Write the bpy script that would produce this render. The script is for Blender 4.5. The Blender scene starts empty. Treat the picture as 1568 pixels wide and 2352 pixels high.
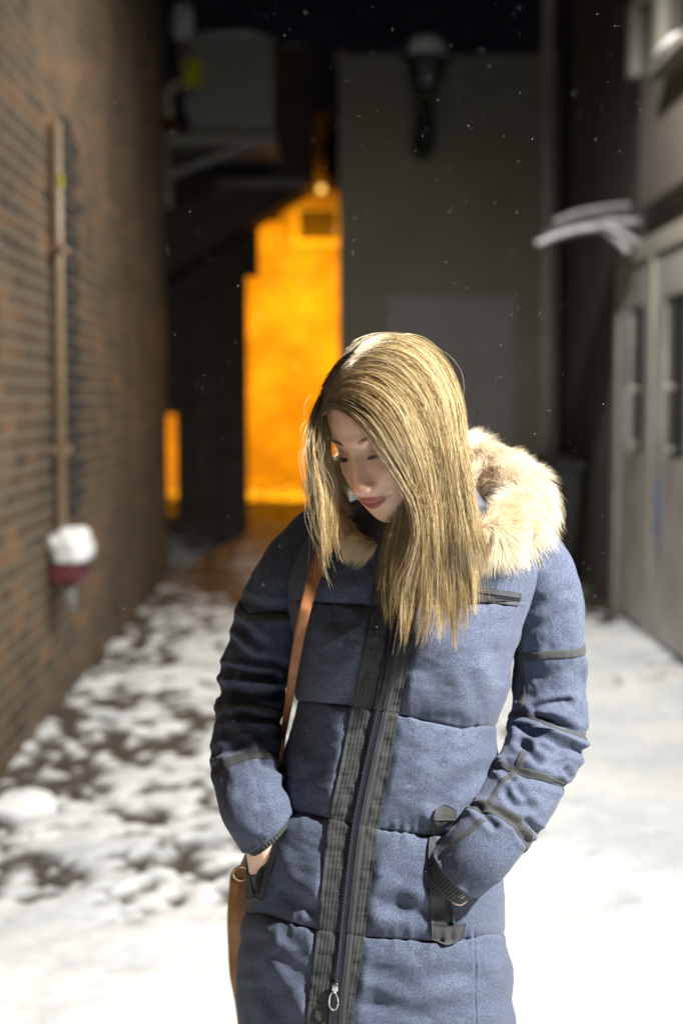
import bpy, math, random
import numpy as np
from mathutils import Vector
random.seed(7); RNG = np.random.default_rng(7)
S = bpy.context.scene
R = math.radians

# ------------------------------------------------------------------ camera
PITCH = math.atan(405/5208.)
cam_d = bpy.data.cameras.new('camera'); cam = bpy.data.objects.new('camera', cam_d)
S.collection.objects.link(cam); S.camera = cam
cam.location = (0, 0, 1.5); cam.rotation_euler = (R(90)-PITCH, 0, 0)
cam_d.sensor_fit = 'VERTICAL'; cam_d.sensor_height = 36; cam_d.lens = 50
cam_d.clip_start = .05; cam_d.clip_end = 500
cam_d.dof.use_dof = True; cam_d.dof.focus_distance = 2.13; cam_d.dof.aperture_fstop = 2.1

# ------------------------------------------------------------------ world, lights, exposure
W = bpy.data.worlds.new("World"); S.world = W; W.use_nodes = True
bg = W.node_tree.nodes['Background']; bg.inputs[0].default_value = (.34, .28, .48, 1); bg.inputs[1].default_value = .005

def spot(name, loc, target, power, color, angle, blend, rad):
    l = bpy.data.lights.new(name, 'SPOT'); l.energy = power; l.color = color
    l.spot_size = R(angle); l.spot_blend = blend; l.shadow_soft_size = rad
    o = bpy.data.objects.new(name, l); S.collection.objects.link(o); o.location = loc
    o.rotation_euler = (Vector(target)-Vector(loc)).to_track_quat('-Z', 'Y').to_euler()
    return o
# white lamp on the right, above and slightly in front of her, out of frame
spot('near_lamp_light', (1.59, 1.32, 2.52), (-.35, 2.4, .45), 1020, (1, .97, .91), 112, .6, .045)
# second white lamp over the lane further back, high on the right wall
spot('lane_lamp_light', (1.05, 6.9, 4.5), (-.1, 7.8, 0), 820, (1, .955, .88), 156, 1.0, .08)
# sodium lamp at the far end of the passage
spot('sodium_lamp_light', (-.40, 20.9, 3.3), (-.9, 25.2, .9), 2700, (1, .37, .006), 118, .6, .08)
spot('sodium_lamp_spill', (-.45, 21.5, 3.6), (-1.5, 15, .5), 200, (1, .36, .01), 110, .6, .1)  # added spot that throws the sodium lamp's orange spill back towards the lane
S.view_settings.view_transform = 'Standard'; S.view_settings.look = 'None'
S.view_settings.exposure = 0.0; S.view_settings.gamma = 1; S.view_settings.use_curve_mapping = False
S.render.engine = 'CYCLES'
S.cycles.max_bounces = 8; S.cycles.transmission_bounces = 8; S.cycles.transparent_max_bounces = 8
S.cycles.sample_clamp_indirect = 2.5; S.cycles.sample_clamp_direct = 10; S.cycles.use_adaptive_sampling = False; S.cycles.use_denoising = True

# ------------------------------------------------------------------ helpers
F_PX = 5208*1568/2500.; CX, CY = 784., 1176.
cp, sp = math.cos(PITCH), math.sin(PITCH)
def DP(x, y, Y):
    """point at world depth Y seen at position (x, y) of the 1568 px wide photograph"""
    x = np.asarray(x, float); y = np.asarray(y, float); Y = np.asarray(Y, float)
    dx = (x-CX)/F_PX; dy = (CY-y)/F_PX
    ry = cp+dy*sp; rz = -sp+dy*cp
    t = Y/ry
    return np.stack(np.broadcast_arrays(dx*t, Y, 1.5+rz*t), -1)
def SRC(x, y, Y): return DP(np.asarray(x)*.6272, np.asarray(y)*.6272, Y)
def PROJ(P):
    P = np.asarray(P, float); X = P[..., 0]; Y = P[..., 1]; Z = P[..., 2]-1.5
    f = Y*cp-Z*sp; u = Y*sp+Z*cp
    return CX+F_PX*X/f, CY-F_PX*u/f

def sstep(a, b, x):
    t = np.clip((x-a)/(b-a), 0, 1); return t*t*(3-2*t)
def _h(ix, iy, iz, seed):
    n = (ix*374761393+iy*668265263+iz*1274126177+seed*974711) & 0xffffffff
    n = ((n ^ (n >> 13))*1274126177) & 0xffffffff
    n = (n ^ (n >> 16)) & 0xffff
    return n/65535.
def noise(P, scale=1., seed=0):
    P = np.asarray(P, float)*scale
    i = np.floor(P).astype(np.int64); f = P-i; f = f*f*(3-2*f)
    x, y, z = i[..., 0], i[..., 1], i[..., 2]; r = 0
    for a in (0, 1):
        for b in (0, 1):
            for c in (0, 1):
                w = (f[..., 0] if a else 1-f[..., 0])*(f[..., 1] if b else 1-f[..., 1])*(f[..., 2] if c else 1-f[..., 2])
                r = r+w*_h(x+a, y+b, z+c, seed)
    return r
def fbm(P, scale=1., seed=0, o=3):
    r = 0; a = 1; t = 0
    for k in range(o): r = r+a*noise(P, scale*2**k, seed+k); t += a; a *= .5
    return r/t
def catmull(pts, n):
    P = np.asarray(pts, float); m = len(P)
    Q = np.vstack([2*P[0]-P[1], P, 2*P[-1]-P[-2]])
    t = np.linspace(0, m-1, n); k = np.minimum(t.astype(int), m-2); f = (t-k)[:, None]
    a, b, c, d = Q[k], Q[k+1], Q[k+2], Q[k+3]
    return .5*((2*b)+(-a+c)*f+(2*a-5*b+4*c-d)*f*f+(-a+3*b-3*c+d)*f**3)
def segdist(x, y, pl):
    d = np.full(np.shape(x), 1e9); pl = np.asarray(pl, float)
    for (x0, y0), (x1, y1) in zip(pl[:-1], pl[1:]):
        vx, vy = x1-x0, y1-y0; L = vx*vx+vy*vy+1e-9
        t = np.clip(((x-x0)*vx+(y-y0)*vy)/L, 0, 1)
        d = np.minimum(d, np.hypot(x-x0-t*vx, y-y0-t*vy))
    return d

# ---- materials
def mat(name, color=(.5, .5, .5), rough=.7, **k):
    m = bpy.data.materials.new(name); m.use_nodes = True
    b = m.node_tree.nodes['Principled BSDF']
    b.inputs['Base Color'].default_value = (*color, 1); b.inputs['Roughness'].default_value = rough
    for n, v in k.items(): b.inputs[n.replace('_', ' ')].default_value = v
    return m
def nodes(m): return m.node_tree.nodes, m.node_tree.links, m.node_tree.nodes['Principled BSDF']
def ramp(N, stops):
    r = N.new('ShaderNodeValToRGB'); e = r.color_ramp.elements
    while len(e) < len(stops): e.new(.5)
    for q, (p, c) in zip(e, stops): q.position = p; q.color = (*c, 1)
    return r
def noisy(name, c1, c2, scale, rough=.8, bump=0., bscale=None, detail=5, dist=.01, **k):
    m = mat(name, c1, rough, **k); N, L, b = nodes(m)
    tc = N.new('ShaderNodeTexCoord'); n = N.new('ShaderNodeTexNoise')
    n.inputs['Scale'].default_value = scale; n.inputs['Detail'].default_value = detail
    L.new(tc.outputs['Object'], n.inputs['Vector'])
    r = ramp(N, [(.32, c1), (.68, c2)]); L.new(n.outputs['Fac'], r.inputs[0]); L.new(r.outputs[0], b.inputs['Base Color'])
    if bump:
        n2 = N.new('ShaderNodeTexNoise'); n2.inputs['Scale'].default_value = bscale or scale*2; n2.inputs['Detail'].default_value = 6
        L.new(tc.outputs['Object'], n2.inputs['Vector'])
        bp = N.new('ShaderNodeBump'); bp.inputs['Strength'].default_value = bump; bp.inputs['Distance'].default_value = dist
        L.new(n2.outputs['Fac'], bp.inputs['Height']); L.new(bp.outputs[0], b.inputs['Normal'])
    return m
def brickmat(name, stops, mortar, axes='YZ', scale=1., rough=.85, tint=None):
    m = mat(name, (.3, .2, .1), rough); N, L, b = nodes(m)
    tc = N.new('ShaderNodeTexCoord'); sx = N.new('ShaderNodeSeparateXYZ'); cb = N.new('ShaderNodeCombineXYZ')
    L.new(tc.outputs['Object'], sx.inputs[0])
    L.new(sx.outputs['XYZ'.index(axes[0])], cb.inputs[0]); L.new(sx.outputs['XYZ'.index(axes[1])], cb.inputs[1])
    n0 = N.new('ShaderNodeTexNoise'); n0.inputs['Scale'].default_value = 9; L.new(tc.outputs['Object'], n0.inputs['Vector'])
    mx = N.new('ShaderNodeMix'); mx.data_type = 'VECTOR'; mx.inputs[0].default_value = .012
    L.new(cb.outputs[0], mx.inputs[4]); L.new(n0.outputs['Color'], mx.inputs[5])
    bt = N.new('ShaderNodeTexBrick'); bt.inputs['Scale'].default_value = 1
    bt.inputs['Brick Width'].default_value = .225; bt.inputs['Row Height'].default_value = .075
    bt.inputs['Mortar Size'].default_value = .006; bt.inputs['Mortar Smooth'].default_value = .3
    bt.inputs['Color1'].default_value = (0, 0, 0, 1); bt.inputs['Color2'].default_value = (1, 1, 1, 1); bt.inputs['Bias'].default_value = 0
    L.new(mx.outputs[1], bt.inputs['Vector'])
    r = ramp(N, stops); L.new(bt.outputs['Color'], r.inputs[0])
    n1 = N.new('ShaderNodeTexNoise'); n1.inputs['Scale'].default_value = 1.1; n1.inputs['Detail'].default_value = 6; L.new(tc.outputs['Object'], n1.inputs['Vector'])
    r1 = ramp(N, [(.3, (.45, .42, .38)), (.7, (1.25, 1.15, 1.0))]); L.new(n1.outputs['Fac'], r1.inputs[0])
    mm = N.new('ShaderNodeMix'); mm.data_type = 'RGBA'; mm.blend_type = 'MULTIPLY'; mm.inputs[0].default_value = 1
    L.new(r.outputs[0], mm.inputs[6]); L.new(r1.outputs[0], mm.inputs[7])
    mo = N.new('ShaderNodeMix'); mo.data_type = 'RGBA'; mo.inputs[7].default_value = (*mortar, 1)
    L.new(bt.outputs['Fac'], mo.inputs[0]); L.new(mm.outputs[2], mo.inputs[6]); L.new(mo.outputs[2], b.inputs['Base Color'])
    inv = N.new('ShaderNodeMath'); inv.operation = 'SUBTRACT'; inv.inputs[0].default_value = 1; L.new(bt.outputs['Fac'], inv.inputs[1])
    n3 = N.new('ShaderNodeTexNoise'); n3.inputs['Scale'].default_value = 60; L.new(tc.outputs['Object'], n3.inputs['Vector'])
    ad = N.new('ShaderNodeMath'); ad.operation = 'MULTIPLY_ADD'; ad.inputs[1].default_value = .4; L.new(n3.outputs['Fac'], ad.inputs[0]); L.new(inv.outputs[0], ad.inputs[2])
    bp = N.new('ShaderNodeBump'); bp.inputs['Strength'].default_value = .8; bp.inputs['Distance'].default_value = .008
    L.new(ad.outputs[0], bp.inputs['Height']); L.new(bp.outputs[0], b.inputs['Normal'])
    return m

# ---- objects
BASE = {}
def tag(o, label=None, cat=None, group=None, kind=None):
    if label: o['label'] = label
    if cat: o['category'] = cat
    if group: o['group'] = group
    if kind: o['kind'] = kind
    return o
def thing(name, label, cat, loc=(0, 0, 0), group=None):
    o = bpy.data.objects.new(name, None); o.empty_display_size = .1; S.collection.objects.link(o)
    o.location = loc; BASE[o] = np.array(loc, float); return tag(o, label, cat, group)
def mesh(name, V, Fc, m, parent=None, smooth=False, attrs=None):
    V = np.asarray(V, float).reshape(-1, 3); b = BASE.get(parent, np.zeros(3)); V = V-b
    me = bpy.data.meshes.new(name)
    if isinstance(Fc, np.ndarray) and Fc.ndim == 2:
        n = len(Fc); k = Fc.shape[1]
        me.vertices.add(len(V)); me.vertices.foreach_set('co', V.ravel().astype(np.float32))
        me.loops.add(n*k); me.loops.foreach_set('vertex_index', Fc.ravel().astype(np.int32))
        me.polygons.add(n); me.polygons.foreach_set('loop_start', np.arange(0, n*k, k, dtype=np.int32))
        try: me.polygons.foreach_set('loop_total', np.full(n, k, dtype=np.int32))
        except Exception: pass
        me.update(calc_edges=True); me.validate()
    else:
        me.from_pydata([tuple(v) for v in V], [], [tuple(f) for f in Fc]); me.update()
    if smooth: me.polygons.foreach_set('use_smooth', [True]*len(me.polygons))
    if attrs:
        for an, av in attrs.items():
            at = me.attributes.new(an, 'FLOAT', 'POINT'); at.data.foreach_set('value', np.asarray(av, np.float32).ravel())
    me.materials.append(m)
    o = bpy.data.objects.new(name, me); S.collection.objects.link(o)
    if parent is not None: o.parent = parent; BASE[o] = b
    return o
def grid_faces(nu, nv, cu=False, cv=False):
    """index = j*nu+i ; i along u"""
    I = np.arange(nu if cu else nu-1); J = np.arange(nv if cv else nv-1)
    i, j = np.meshgrid(I, J); i = i.ravel(); j = j.ravel(); i2 = (i+1) % nu; j2 = (j+1) % nv
    return np.stack([j*nu+i, j*nu+i2, j2*nu+i2, j2*nu+i], 1)
def gnormals(P, cu=False):
    """P [nv,nu,3]"""
    if cu: du = np.roll(P, -1, 1)-np.roll(P, 1, 1)
    else: du = np.gradient(P, axis=1)
    dv = np.gradient(P, axis=0); n = np.cross(du, dv)
    return n/(np.linalg.norm(n, axis=-1, keepdims=True)+1e-12)

class MB:
    def __init__(s): s.v = []; s.f = []
    def add(s, V, Fc):
        o = len(s.v); s.v += [tuple(map(float, v)) for v in V]; s.f += [tuple(int(i)+o for i in f) for f in Fc]
    def box(s, x0, x1, y0, y1, z0, z1, bev=0.):
        if bev <= 0:
            V = [(x, y, z) for x in (x0, x1) for y in (y0, y1) for z in (z0, z1)]
            s.add(V, [(0, 1, 3, 2), (4, 6, 7, 5), (0, 4, 5, 1), (2, 3, 7, 6), (0, 2, 6, 4), (1, 5, 7, 3)]); return
        import bmesh
        bm = bmesh.new(); r = bmesh.ops.create_cube(bm, size=1)
        for v in bm.verts: v.co = ((x0+x1)/2+v.co.x*(x1-x0), (y0+y1)/2+v.co.y*(y1-y0), (z0+z1)/2+v.co.z*(z1-z0))
        bmesh.ops.bevel(bm, geom=bm.edges[:], offset=bev, segments=3, profile=.5, affect='EDGES')
        bm.verts.index_update(); s.add([v.co for v in bm.verts], [[v.index for v in f.verts] for f in bm.faces]); bm.free()
    def tube(s, pts, r, n=12, cap=True):
        P = np.asarray(pts, float); m = len(P); r = np.broadcast_to(r, (m,)); T = np.gradient(P, axis=0)
        T /= np.linalg.norm(T, axis=1, keepdims=True); up = np.array([0, 0, 1.]) if abs(T[0, 2]) < .9 else np.array([1., 0, 0])
        V = []; e = up
        for k in range(m):
            e = e-T[k]*np.dot(e, T[k]); e /= np.linalg.norm(e); q = np.cross(T[k], e)
            for i in range(n):
                a = 2*math.pi*i/n; V.append(P[k]+r[k]*(math.cos(a)*e+math.sin(a)*q))
        Fc = [tuple(x) for x in grid_faces(n, m, cu=True)]
        if cap: Fc += [tuple(range(n))[::-1], tuple(range((m-1)*n, m*n))]
        s.add(V, Fc)
    def prism(s, poly, y0, y1):
        n = len(poly); V = [(x, y0, z) for x, z in poly]+[(x, y1, z) for x, z in poly]
        s.add(V, [tuple(range(n)), tuple(range(n, 2*n))[::-1]]+[(i, n+i, n+(i+1) % n, (i+1) % n) for i in range(n)])
    def build(s, name, m, parent=None, smooth=False): return mesh(name, s.v, s.f, m, parent, smooth)
def lump(cx, cy, cz, rx, ry, rz, seed=0, n=40, amp=.25, fr=6., flat=True):
    """irregular snow mound: half ellipsoid with a closed base"""
    th = np.linspace(0, 2*np.pi, n, endpoint=False); ph = np.linspace(0, np.pi/2 if flat else np.pi, n//2)
    T, Ph = np.meshgrid(th, ph); d = np.stack([np.cos(T)*np.sin(Ph), np.sin(T)*np.sin(Ph), np.cos(Ph)], -1)
    k = 1+amp*(fbm(d+seed*3.1, fr/4, seed)-.5)*2
    q = d*k[..., None]; q = np.sign(q)*np.abs(q)**.8
    V = q*np.array([rx, ry, rz])+np.array([cx, cy, cz]); V = V.reshape(-1, 3)
    Fc = [tuple(f) for f in grid_faces(n, n//2, cu=True)]
    if flat: Fc.append(tuple(range((n//2-1)*n, n//2*n)))
    return V, Fc

# ------------------------------------------------------------------ materials of the place
M_snow = noisy('snow', (.80, .83, .86), (.88, .89, .90), 30, .65, .35, 90)
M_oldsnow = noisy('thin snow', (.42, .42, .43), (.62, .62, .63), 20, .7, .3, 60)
M_brick = brickmat('mixed brown brick', [(.0, (.045, .034, .024)), (.25, (.115, .080, .046)), (.5, (.078, .058, .037)), (.72, (.18, .10, .048)), (.86, (.11, .082, .054)), (1, (.075, .058, .042))], (.20, .165, .12))
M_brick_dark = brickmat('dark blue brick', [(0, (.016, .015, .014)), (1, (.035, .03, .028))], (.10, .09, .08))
M_brick_far = brickmat('pale painted brick', [(0, (.46, .38, .28)), (1, (.62, .52, .38))], (.5, .43, .33), 'XZ')
M_green = noisy('olive render', (.18, .18, .13), (.225, .215, .17), 1.4, .9, .25, 25)
M_brown = noisy('brown render', (.095, .085, .072), (.145, .128, .108), 1.1, .9, .25, 20)
M_grey_door = noisy('grey door paint', (.20, .185, .19), (.24, .225, .225), 2.5, .55, .1, 20)
M_pipe = noisy('pipe paint', (.30, .27, .25), (.36, .32, .30), 8, .5)
M_black = mat('black iron', (.012, .012, .013), .45)
M_tarwood = noisy('dark timber', (.06, .05, .045), (.11, .09, .07), 5, .8, .3, 30)
M_white = noisy('white door paint', (.27, .265, .25), (.40, .395, .375), 3, .45, .08, 15)
M_trim = noisy('door frame paint', (.30, .29, .24), (.38, .365, .31), 4, .5)
M_glass = mat('dark glass', (.02, .022, .024), .12)
M_metal = noisy('grey sheet metal', (.26, .26, .25), (.33, .32, .31), 6, .5)
M_yellow = mat('yellow green sign', (.50, .58, .02), .5)
M_conduit = noisy('tan conduit paint', (.22, .155, .095), (.30, .215, .135), 9, .5)
M_zinc = noisy('pale conduit metal', (.36, .34, .29), (.45, .42, .36), 12, .4)
M_red = noisy('dark red paint', (.09, .02, .025), (.14, .03, .035), 12, .5)
M_bin = noisy('dark bin plastic', (.03, .032, .034), (.05, .05, .052), 10, .45)

# ------------------------------------------------------------------ ground
def nonuni(a, b, step, outer):
    return np.concatenate([np.array([-outer, -outer*.4, -outer*.15]), np.arange(a, b, step), np.array([outer*.15, outer*.4, outer])])
gx = nonuni(-3.0, 3.2, .026, 90.); gy = np.concatenate([[-90, -30, -10, -3, 0, 1], np.arange(1.6, 9, .026), np.arange(9, 27, .06), [30, 45, 90, 200]])
GX, GY = np.meshgrid(gx, gy); Pg = np.stack([GX, GY, np.zeros_like(GX)], -1)
def snow_mask(P):
    x, y = P[..., 0], P[..., 1]
    n = .50*fbm(P*np.array([1, .8, 1]), 12., 3, 3)+.30*fbm(P, 2.8, 11, 2)+.20*fbm(P, 28., 5, 2)
    th = .515-.03*sstep(-.1, .3, x)
    th = th-.30*(1-sstep(3.5, 4.9-.5*(1-sstep(-.3, .3, x)), y))
    th = th-.17*sstep(.1, .9, x)*(1-sstep(9.0, 10.5, y))
    th = th+.05*np.exp(-((x+.62)/.45)**2-((y-6.1)/.9)**2)+.06*np.exp(-((x+1.25)/.28)**2)*sstep(4.4, 5.2, y)
    th = th-.07*np.exp(-((x+.75)/.5)**2-((y-8.2)/1.1)**2)
    th = th+.10*np.exp(-((x-1.95)/.2)**2)+.05*sstep(9.6, 10.8, y)
    th = th+.21*(1-sstep(3.05, 3.35, y))  # unseen near ground: snow thinned to lessen light bounced up onto her
    for (fx, fy, ax, ay) in ((1.18, 4.6, .12, .05), (.72, 4.9, .06, .05), (.95, 6.6, .1, .05), (-.45, 4.3, .04, .04), (1.3, 3.9, .16, .05)):
        th = th+.16*np.exp(-((x-fx)/ax)**2-((y-fy)/ay)**2)
    return sstep(-.045, .03, n-th), n
sm, nn = snow_mask(Pg)
fine = fbm(Pg, 14., 21, 3)
und = fbm(Pg, 1.7, 33, 3)-.5; fp = 0
for k_ in range(34):
    fx_, fy_, an_ = RNG.uniform(-.5, 1.75), RNG.uniform(3.4, 9.5), RNG.normal(0, .3); dx_, dy_ = GX-fx_, GY-fy_
    fp = fp-.035*np.exp(-((dx_*math.cos(an_)+dy_*math.sin(an_))/.055)**4-((dy_*math.cos(an_)-dx_*math.sin(an_))/.14)**4)
Pg[..., 2] = (sm*(.014+.016*fine+.05*und+fp)-.01+.008*nn)*(np.abs(GX) < 3)*(GY > 1)*(GY < 27)
Mg = mat('snowy lane', (.5, .5, .5), .6); N, L, b = nodes(Mg)
at = N.new('ShaderNodeAttribute'); at.attribute_name = 'snow'
tc = N.new('ShaderNodeTexCoord'); n1 = N.new('ShaderNodeTexNoise'); n1.inputs['Scale'].default_value = 22; n1.inputs['Detail'].default_value = 8
L.new(tc.outputs['Object'], n1.inputs['Vector'])
r1 = ramp(N, [(.3, (.032, .026, .02)), (.7, (.095, .078, .06))]); L.new(n1.outputs['Fac'], r1.inputs[0])
r2 = ramp(N, [(.3, (.74, .77, .79)), (.7, (.88, .90, .91))]); L.new(n1.outputs['Fac'], r2.inputs[0])
nw = N.new('ShaderNodeTexNoise'); nw.inputs['Scale'].default_value = 1.6; nw.inputs['Detail'].default_value = 7; nw.inputs['Roughness'].default_value = .65; L.new(tc.outputs['Object'], nw.inputs['Vector'])
rw = ramp(N, [(.36, (.76, .78, .80)), (.56, (1, 1, 1))]); L.new(nw.outputs['Fac'], rw.inputs[0]); mw = N.new('ShaderNodeMix'); mw.data_type = 'RGBA'; mw.blend_type = 'MULTIPLY'; mw.inputs[0].default_value = 1; L.new(r2.outputs[0], mw.inputs[6]); L.new(rw.outputs[0], mw.inputs[7])
mx = N.new('ShaderNodeMix'); mx.data_type = 'RGBA'; L.new(at.outputs['Fac'], mx.inputs[0]); L.new(r1.outputs[0], mx.inputs[6]); L.new(mw.outputs[2], mx.inputs[7])
L.new(mx.outputs[2], b.inputs['Base Color'])
bp = N.new('ShaderNodeBump'); bp.inputs['Strength'].default_value = .4; bp.inputs['Distance'].default_value = .01; L.new(n1.outputs['Fac'], bp.inputs['Height']); L.new(bp.outputs[0], b.inputs['Normal'])
g = mesh('ground', Pg, grid_faces(len(gx), len(gy)), Mg, None, True, {'snow': sm}); tag(g, 'lane ground of trodden patchy snow over dark paving', None, None, 'structure')

# ------------------------------------------------------------------ left brick building
def lx(y): return -1.36-.018*(y-5.66)
T = thing('brick_building', 'long brown brick wall running along the left side of the lane', 'brick wall', (-1.5, 7, 0))
mb = MB(); ya, yb = 1.0, 12.05
V = [(lx(ya), ya, -.2), (lx(yb), yb, -.2), (-4.5, yb, -.2), (-4.5, ya, -.2)]
V += [(x, y, 8.5) for x, y, z in V]
mb.add(V, [(0, 1, 2, 3), (7, 6, 5, 4), (0, 4, 5, 1), (1, 5, 6, 2), (2, 6, 7, 3), (3, 7, 4, 0)]); mb.build('wall', M_brick, T)
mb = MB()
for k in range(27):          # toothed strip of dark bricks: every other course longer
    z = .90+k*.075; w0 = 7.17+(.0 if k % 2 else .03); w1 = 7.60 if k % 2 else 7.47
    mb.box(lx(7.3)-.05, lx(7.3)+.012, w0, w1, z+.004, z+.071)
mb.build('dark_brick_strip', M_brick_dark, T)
T = thing('conduit_pipe', 'tan vertical conduit with a pale pipe beside it on the brick wall', 'pipe', (lx(7), 7, .9))
mb = MB(); x = lx(7)+.045; mb.tube([(x, 6.79, .85), (x, 6.79, 1.8), (x, 6.79, 2.8)], .028); mb.build('pipe', M_conduit, T, True)
mb = MB(); x = lx(7)+.035; mb.tube([(x, 6.885, .85), (x, 6.885, 1.8), (x, 6.885, 2.78)], .013); mb.build('thin_pipe', M_zinc, T, True)
for z in (1.25, 2.2):
    mb = MB(); mb.box(lx(7)+.002, lx(7)+.078, 6.75, 6.915, z, z+.03, .004); mb.build('bracket', M_conduit, T)
mb = MB(); mb.box(lx(7)+.07, lx(7)+.085, 6.70, 6.75, 2.50, 2.545, .003); mb.build('tag', M_yellow, T)
T = thing('wall_box', 'dark red box on the brick wall heaped with fresh snow', 'utility box', (lx(7), 6.95, .62))
mb = MB(); mb.box(lx(7)+.004, lx(7)+.16, 6.64, 6.92, .64, .76, .02); mb.build('box', M_red, T, True)
mb = MB(); mb.tube([(lx(7)+.08, 6.80, .5), (lx(7)+.08, 6.80, .58), (lx(7)+.08, 6.80, .645)], .028); mb.build('outlet', M_metal, T, True)
V, Fc = lump(lx(7)+.09, 6.77, .75, .115, .18, .15, 5, amp=.5); mesh('snow_cap', V, Fc, M_snow, T, True)
for i, (x, y, rx, ry, rz, lab) in enumerate([(-1.19, 5.16, .14, .12, .06, 'large rounded snow heap at the foot of the brick wall near the left edge'),
        (-1.02, 4.80, .06, .06, .03, 'small snow clump in front of the large heap by the brick wall')]):
    V, Fc = lump(x, y, -.01, rx, ry, rz, 8+i, amp=.55); o = mesh('snow_heap', V, Fc, M_snow, None, True); tag(o, lab, 'snow heap', 'snow heaps by the brick wall')

# ------------------------------------------------------------------ dark outbuilding at the end on the left
def px2(x0, x1, Y): return (x0-1250)/5208*Y, (x1-1250)/5208*Y
def pz(y, Y): return float(SRC(1250, y, Y)[2])
T = thing('timber_outbuilding', 'dark timber outbuilding with sloping eave left of the orange passage', 'outbuilding', (-2, 16, 0))
mb = MB(); Y = 16.
xg0, xg1 = px2(600, 647, Y); xe = px2(0, 903, Y)[1]
mb.box(-5.5, xg0, Y, Y+.25, -.1, 4.6); mb.box(xg0, xg1, Y, Y+.25, 1.36, 4.6); mb.box(xg0, xg1, Y, Y+.25, -.1, .20); mb.box(xg1, xe, Y, Y+.25, -.1, pz(1010, Y))
mb.box(xg1, px2(0, 948, Y)[1], Y, Y+.25, pz(1010, Y), 3.75)
mb.build('wall', M_tarwood, T)
mb = MB(); mb.box(xe-.28, xe-.20, Y-.06, Y-.004, 0, 2.6); mb.box(xe-.62, xe-.56, Y-.06, Y-.004, .2, 3.); mb.box(xe-.06, xe+.01, Y-.07, Y-.004, 1.9, 2.6); mb.build('post', M_tarwood, T)
mb = MB(); Y2 = 15.2
a = SRC(560, 1040, Y2); bq = SRC(900, 830, Y2); c = SRC(1150, 668, Y2); d = SRC(1150, 640, Y2); e = SRC(660, 640, Y2); f = SRC(560, 700, Y2)
mb.prism([(q[0], q[2]) for q in (a, bq, c, d, e, f)], Y2, Y2+.7); mb.build('eave', M_tarwood, T)
mb = MB(); a = SRC(800, 690, Y2-.04); c = SRC(1140, 668, Y2-.04); mb.box(a[0], c[0], Y2-.1, Y2-.004, c[2]-.06, c[2]+.03); mb.build('fascia', M_metal, T)
T = thing('chimney_stack', 'dark square chimney block capped with thin snow beside the metal unit', 'chimney', (-.5, 15, 3.8))
x0, x1 = px2(1005, 1150, 15); mb = MB(); mb.box(x0, x1, 15.0, 15.6, pz(645, 15), pz(170, 15)); mb.build('shaft', M_tarwood, T)
V, Fc = lump((x0+x1)/2, 15.3, pz(172, 15), .21, .3, .07, 4, amp=.15); mesh('snow_cap', V, Fc, M_oldsnow, T, True)
T = thing('ventilation_unit', 'grey metal ventilation unit with a yellow sign high above the outbuilding', 'ventilation unit', (-1.2, 13.6, 4))
Yv = 13.6; x0, x1 = px2(700, 1008, Yv); z0, z1 = pz(485, Yv), pz(125, Yv)
mb = MB(); mb.box(x0, x1, Yv, Yv+.8, z0, z1, .02); mb.build('housing', M_metal, T)
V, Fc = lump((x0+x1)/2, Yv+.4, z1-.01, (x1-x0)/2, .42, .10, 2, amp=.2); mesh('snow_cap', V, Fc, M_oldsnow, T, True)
a, c = px2(683, 748, Yv); mb = MB(); mb.box(a, c, Yv-.03, Yv-.004, pz(322, Yv), pz(218, Yv)); mb.build('sign_plate', M_yellow, T)
mb = MB(); a, c = px2(690, 750, Yv); mb.box(a, c, Yv-.07, Yv-.004, pz(420, Yv), pz(345, Yv), .01); mb.build('junction_box', M_metal, T)
mb = MB(); mb.tube(catmull([SRC(x, y, Yv-.02) for x, y in ((665, 305), (632, 315), (613, 350), (612, 425))], 14), .05); mb.build('duct', M_zinc, T, True)
mb = MB(); a = SRC(560, 470, Yv); c = SRC(1012, 500, Yv); mb.box(a[0], c[0], Yv-.1, Yv+.9, c[2]-.09, c[2]); mb.build('shelf', M_metal, T)
for k in range(3):
    mb = MB(); p = SRC(575+k*8, 660-k*10, Yv-.05+k*.3); q = SRC(940+k*30, 520, Yv-.05+k*.3); mb.tube([p, (p+q)/2, q], .035, 8); mb.build('brace', M_metal, T)
mb = MB(); p = SRC(600, 500, Yv+.2); q = SRC(615, 760, Yv+.2); mb.tube([p, (p+q)/2, q], .05, 8); mb.build('support_post', M_metal, T)
T = thing('roof_lamp_bracket', 'small brown cylinder hanging above the metal unit by the brick wall', 'roof fixture', (-1.5, 13.4, 5.3))
mb = MB(); p = SRC(668, 10, 13.4); mb.tube([p, p+np.array([0, 0, -.12]), p+np.array([0, 0, -.3]), p+np.array([0, 0, -.34])], [.1, .11, .1, .05], 14); mb.build('drum', M_oldsnow, T, True)
mb = MB(); q = SRC(672, 250, 13.4); mb.tube([p+np.array([0, 0, -.3]), (p+q)/2, q], .035, 10); mb.build('rod', M_conduit, T, True)

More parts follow.
